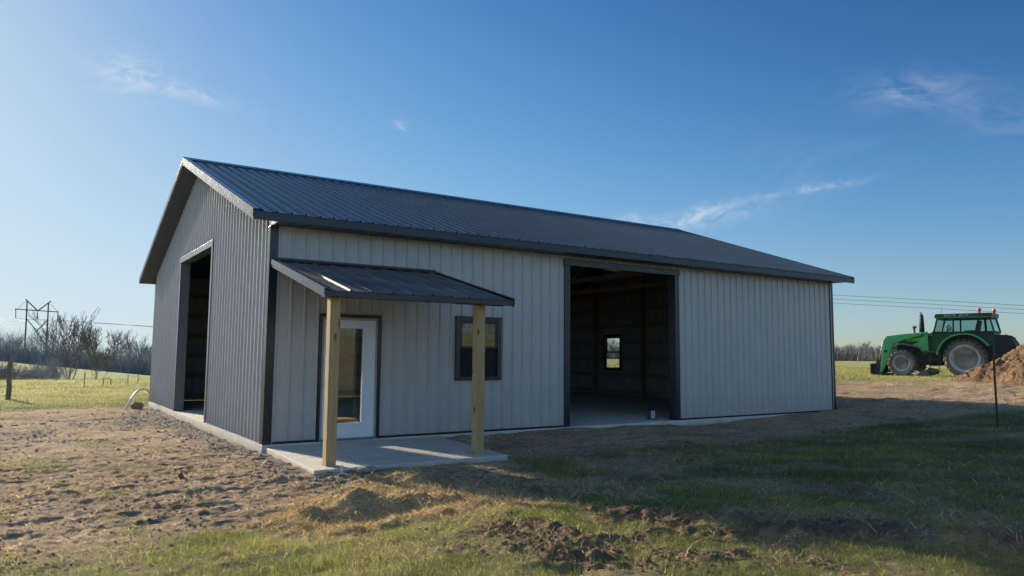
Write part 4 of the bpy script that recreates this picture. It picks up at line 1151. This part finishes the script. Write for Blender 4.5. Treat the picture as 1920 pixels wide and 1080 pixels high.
# far woods: one mass of bare trees
def woods(name, pts, hts, mat_, seeds=(101, 102, 103, 104, 105), twig=.02, levels=4, brush=0, bx=None, spread=.42):
    var = []
    for s in seeds:
        mb = grow(s, 1.0, levels=levels, low=.24, spread=spread, rad=.016, twig=twig/9., sides=(4,3,3,3,3,3,3))
        tri = []
        for f in mb.f:
            tri += [(f[0], f[k], f[k+1]) for k in range(1, len(f)-1)]
        var.append((np.array([tuple(v) for v in mb.v]), np.array(tri)))
    Vs, Fs, o_ = [], [], 0
    for (x, y, z), h in zip(pts, hts):
        v, f = var[rng.integers(len(var))]
        a = rng.random()*6.283; ca, sa = math.cos(a), math.sin(a); q = v*h*np.array([1.15, 1.15, 1.0])
        Vs.append(np.stack([q[:,0]*ca-q[:,1]*sa+x, q[:,0]*sa+q[:,1]*ca+y, q[:,2]+z], -1)); Fs.append(f+o_); o_ += len(v)
    if brush:       # upright undergrowth stems
        x0, x1, y0, y1, hb = bx
        x = x0+(x1-x0)*rng.random(brush); y = y0+(y1-y0)*rng.random(brush); z = G(x, y, False)-.2
        h = hb*(.3+.75*rng.random(brush)); a = rng.random(brush)*6.283; w_ = .025+.04*rng.random(brush)
        lx_, ly_ = (rng.random(brush)-.5)*h*.9, (rng.random(brush)-.5)*h*.9
        V = np.stack([np.stack([x-np.cos(a)*w_, y-np.sin(a)*w_, z], -1), np.stack([x+np.cos(a)*w_, y+np.sin(a)*w_, z], -1), np.stack([x+lx_, y+ly_, z+h], -1)], 1)
        Vs.append(V.reshape(-1, 3)); Fs.append(np.arange(brush*3).reshape(-1, 3)+o_)
    return tag(np_mesh(name, np.concatenate(Vs), np.concatenate(Fs), mat_), kind='stuff')
def scatter(n, x0, x1, y0, y1, h0, h1):
    x = x0+(x1-x0)*rng.random(n); y = y0+(y1-y0)*rng.random(n); z = G(x, y, False)-.2
    return list(zip(x, y, z)), h0+(h1-h0)*rng.random(n)
p, h = scatter(420, -14, 62, 122, 175, 5.4, 8.2)
p2, h2 = [], []
for k in range(150):
    px_ = -40 + 142*rng.random(); D = 50 + 9*rng.random(); x, y = at_px(px_, D); p2.append((x, y, float(G(np.array([x]), np.array([y]), False)[0])-.2)); h2.append(0.7+2.2*rng.random()**1.6)
for k in range(34):
    px_ = 95 + 150*rng.random(); D = 56 + 7*rng.random(); x, y = at_px(px_, D); p2.append((x, y, float(G(np.array([x]), np.array([y]), False)[0])-.2)); h2.append(.5+.5*rng.random())
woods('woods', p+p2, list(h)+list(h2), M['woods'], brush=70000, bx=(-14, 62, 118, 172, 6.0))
# right hand tree line, beyond the tractor field
def rt(n, D0, D1, p0, p1, h0, h1):
    out, hs = [], []
    for k in range(n):
        px_ = p0+(p1-p0)*rng.random(); D = D0+(D1-D0)*rng.random()
        v = np.array(FW)+np.array(RX)*(px_-960)/1373.55; q = CAM+v*D
        out.append((q[0], q[1], float(G(np.array([q[0]]), np.array([q[1]]), False)[0])-.2)); hs.append(h0+(h1-h0)*rng.random())
    return out, hs
p, h = rt(260, 230, 300, 1030, 2150, 6.0, 9.0)
woods('tree_line', p, h, M['woods_near'], seeds=(201, 202, 203, 204), twig=.03)
brx = rt(15000, 235, 300, 1030, 2150, 2.5, 5.5)
bv = np.array(brx[0]); bh = np.array(brx[1]); a = rng.random(len(bv))*6.283; ww = .10+.15*rng.random(len(bv))
lean = (rng.random((len(bv), 2))-.5)*bh[:, None]*.5
V = np.stack([bv+np.stack([np.cos(a)*ww, np.sin(a)*ww, 0*a], -1), bv-np.stack([np.cos(a)*ww, np.sin(a)*ww, 0*a], -1), bv+np.stack([lean[:, 0], lean[:, 1], bh], -1)], 1)
tag(np_mesh('undergrowth', V.reshape(-1, 3), np.arange(len(bv)*3).reshape(-1, 3), M['woods_near']), kind='stuff')
# woods on the rise behind the photographer (mirrored in the glass)
p, h = scatter(150, -40, 170, -165, -140, 6, 10)
woods('woods', p, h, M['woods_near'], brush=6000, bx=(-40, 170, -165, -140, 6))
# trees that stand out above the left woods
tops = [(6, 132, 8.2, 'tall bare tree at the far left end of the woods'), (262, 128, 7.6, 'bare tree standing out above the woods, third from the barn corner'), (247, 130, 7.0, 'bare tree standing out above the woods left of its taller neighbour'), (275, 131, 7.2, 'bare tree above the woods beside the barn corner'), (214, 126, 7.2, 'bare tree above the woods right of the two near trees')]
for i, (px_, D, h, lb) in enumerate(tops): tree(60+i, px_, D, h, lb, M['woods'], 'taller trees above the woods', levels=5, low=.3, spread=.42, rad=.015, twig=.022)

# ------------------------------------------------------------------ power line
def dep(px_, py_, D):
    v = np.array(FW)+np.array(RX)*(px_-960)/1373.55-np.array(UP)*(py_-540)/1373.55
    return Vector(CAM+v*D)
PD = 200
pyl = thing('transmission_pylon', 'H-frame wooden transmission pylon rising behind the left woods', 'pylon', dep(68, 690, PD))
org = pyl.location.copy()
def pp(x, y): return dep(x, y, PD)-org
for nm, a, b in (('pole', (51, 564), (44, 700)), ('pole', (91, 567), (85, 700))):
    MB().tube([pp(*a), pp(*b)], [.16, .24], 8).build(nm, M['pylon'], pyl)
MB().beam(pp(28, 579.5), pp(110, 585), .22, .26).build('crossarm', M['pylon'], pyl)
for a, b in (((48, 561), (70, 582)), ((95.5, 564.5), (72, 582))): MB().beam(pp(*a), pp(*b), .18, .26).build('brace', M['pylon'], pyl)
for a, b in (((50.5, 598.5), (70, 622)), ((88, 601), (69.5, 620))): MB().beam(pp(*a), pp(*b), .16, .2).build('brace', M['pylon'], pyl)
for a, b in (((48, 566), (31, 580)), ((94, 569), (108, 584))): MB().tube([pp(*a), pp(*b)], .05, 4).build('guy_wire', M['wire'], pyl)
ins = [((29.5, 580), (29.5, 596.5)), ((70, 582.5), (69.5, 598)), ((108.5, 585), (108, 600))]
for a, b in ins: MB().tube([pp(*a), pp(*b)], .10, 6).build('insulator', M['pylon'], pyl)
wl = ['uppermost of the three power wires crossing above the tractor', 'middle one of the three power wires crossing above the tractor', 'lowest of the three power wires crossing above the tractor']
for k, (a, b) in enumerate(ins):
    dy_ = 7.6*k
    path = [dep(-330, 618+dy_*.8, 240), dep(-120, 609+dy_*.9, 220), dep(b[0], b[1], PD), dep(b[0]+70, b[1]+6-1.0*k, 202), dep(285, 611.5+.9*k, 204), dep(700, 612, 190), dep(1200, 570+dy_, 160), dep(1560, 553+dy_, 140), dep(1760, 563.5+dy_, 125), dep(1930, 573.5+dy_, 115), dep(2300, 600+dy_, 100)]
    tag(MB().tube(path, .032, 5).build('power_line', M['wire'], None), wl[k], 'power line', 'wires of the power line')

# ------------------------------------------------------------------ sky
FILL_SKY = (2.2, 3.4, 4.7)
wd = bpy.data.worlds.new('World'); scene.world = wd; wd.use_nodes = True
nt = wd.node_tree; bg = nt.nodes['Background']
sky = nt.nodes.new('ShaderNodeTexSky'); sky.sky_type = 'NISHITA'; sky.sun_disc = False
sky.sun_elevation = SUN_EL; sky.sun_rotation = math.atan2(SUN.x, SUN.y)
sky.altitude = 200; sky.air_density = 1.0; sky.dust_density = 0.3; sky.ozone_density = 1.0
tc = nt.nodes.new('ShaderNodeTexCoord')
def dotv(vec, d):
    n_ = nt.nodes.new('ShaderNodeVectorMath'); n_.operation = 'DOT_PRODUCT'; n_.inputs[1].default_value = d
    nt.links.new(vec, n_.inputs[0]); return n_.outputs['Value']
total = None
# thin cirrus: direction in the sky, size along / across, tilt, amount
def sky_dir(px_, py_):
    v = FW+RX*((px_-960)/1373.55)-UP*((py_-540)/1373.55); return v.normalized()
for (x0, y0, a_, b_, tilt, amt, sc, sd_) in ((245, 140, .034, .022, -8, .75, 34, 0), (345, 172, .058, .010, 10, .50, 36, 3), (1715, 172, .062, .020, 6, .26, 26, 7), (1880, 218, .055, .022, 18, .13, 24, 9), (1310, 408, .075, .014, -10, .75, 28, 13), (1500, 358, .060, .0055, -6, .50, 34, 17), (754, 234, .010, .006, 10, .50, 40, 21), (1200, 412, .05, .008, 4, .40, 30, 25), (1480, 330, .13, .05, -10, .05, 14, 29)):
    c = sky_dir(x0, y0); e1 = c.cross(Vector((0,0,1))).normalized(); e2 = e1.cross(c).normalized()
    t_ = R(-tilt); ea = e1*math.cos(t_)+e2*math.sin(t_); eb = e2*math.cos(t_)-e1*math.sin(t_)
    u = dotv(tc.outputs['Generated'], ea); v = dotv(tc.outputs['Generated'], eb); w = dotv(tc.outputs['Generated'], c)
    cmb = nt.nodes.new('ShaderNodeCombineXYZ')
    nt.links.new(math_(nt, 'MULTIPLY', u, .42), cmb.inputs[0]); nt.links.new(v, cmb.inputs[1]); cmb.inputs[2].default_value = sd_
    ns = noise(nt, cmb.outputs[0], sc*1.6, 8, .62, 1.1)
    ns = math_(nt, 'MULTIPLY', math_(nt, 'SUBTRACT', ns, .40, True), 3.4)
    q = math_(nt, 'ADD', math_(nt, 'POWER', math_(nt, 'ABSOLUTE', math_(nt, 'DIVIDE', u, a_)), 2.0), math_(nt, 'POWER', math_(nt, 'ABSOLUTE', math_(nt, 'DIVIDE', v, b_)), 2.0))
    ex = math_(nt, 'EXPONENT', math_(nt, 'MULTIPLY', q, -1.0))
    k = math_(nt, 'MULTIPLY', math_(nt, 'MULTIPLY', ex, ns), math_(nt, 'MULTIPLY', math_(nt, 'GREATER_THAN', w, 0.0), amt))
    total = k if total is None else math_(nt, 'ADD', total, k)
total = math_(nt, 'MINIMUM', total, .8)
# clear-air contrast: deeper blue overhead, no burnt-out patch round the sun
sc_ = nt.nodes.new('ShaderNodeSeparateColor'); nt.links.new(sky.outputs[0], sc_.inputs[0])
cc_ = nt.nodes.new('ShaderNodeCombineColor')
for i, (g_, s_, k_) in enumerate(((2.1, 4.709, 3.27), (2.0, 4.709, 4.072), (2.5, 10.761, 10.071))):
    p_ = math_(nt, 'POWER', math_(nt, 'MULTIPLY', sc_.outputs[i], 0.1), g_)
    f_ = math_(nt, 'DIVIDE', math_(nt, 'MULTIPLY', p_, k_ * 10), math_(nt, 'ADD', math_(nt, 'MULTIPLY', p_, s_), 1.0))
    nt.links.new(f_, cc_.inputs[i])
cl = mixc(nt, total, cc_.outputs[0], (7.4, 8.0, 8.8))
# fill light added to the sky behind the photographer, lifts the shaded walls
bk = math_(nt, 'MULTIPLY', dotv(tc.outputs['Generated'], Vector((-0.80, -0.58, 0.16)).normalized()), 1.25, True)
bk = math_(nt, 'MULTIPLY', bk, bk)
cl = mixc(nt, bk, cl, (FILL_SKY[0], FILL_SKY[1], FILL_SKY[2]), 'ADD')
sun_boost = math_(nt, 'EXPONENT', math_(nt, 'DIVIDE', math_(nt, 'SUBTRACT', dotv(tc.outputs['Generated'], SUN), 1.0), 0.0007))  # hot spot added round the sun direction as extra sunlight
cl = mixc(nt, sun_boost, cl, (7400.0, 6400.0, 4950.0), 'ADD')
SKY = 0.10
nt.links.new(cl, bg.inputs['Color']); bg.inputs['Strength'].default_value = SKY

scene.view_settings.view_transform = 'Standard'; scene.view_settings.look = 'None'
scene.view_settings.exposure = 0; scene.view_settings.gamma = 1
scene.render.engine = 'CYCLES'
scene.cycles.max_bounces = 8; scene.cycles.transparent_max_bounces = 12
scene.cycles.use_denoising = True; scene.cycles.denoising_prefilter = 'FAST'; scene.cycles.denoising_input_passes = 'RGB_ALBEDO_NORMAL'
scene.cycles.caustics_reflective = False; scene.cycles.caustics_refractive = False
scene.cycles.sample_clamp_indirect = 1.5; scene.cycles.blur_glossy = 1.0
wd.cycles.sampling_method = 'MANUAL'; wd.cycles.sample_map_resolution = 2048
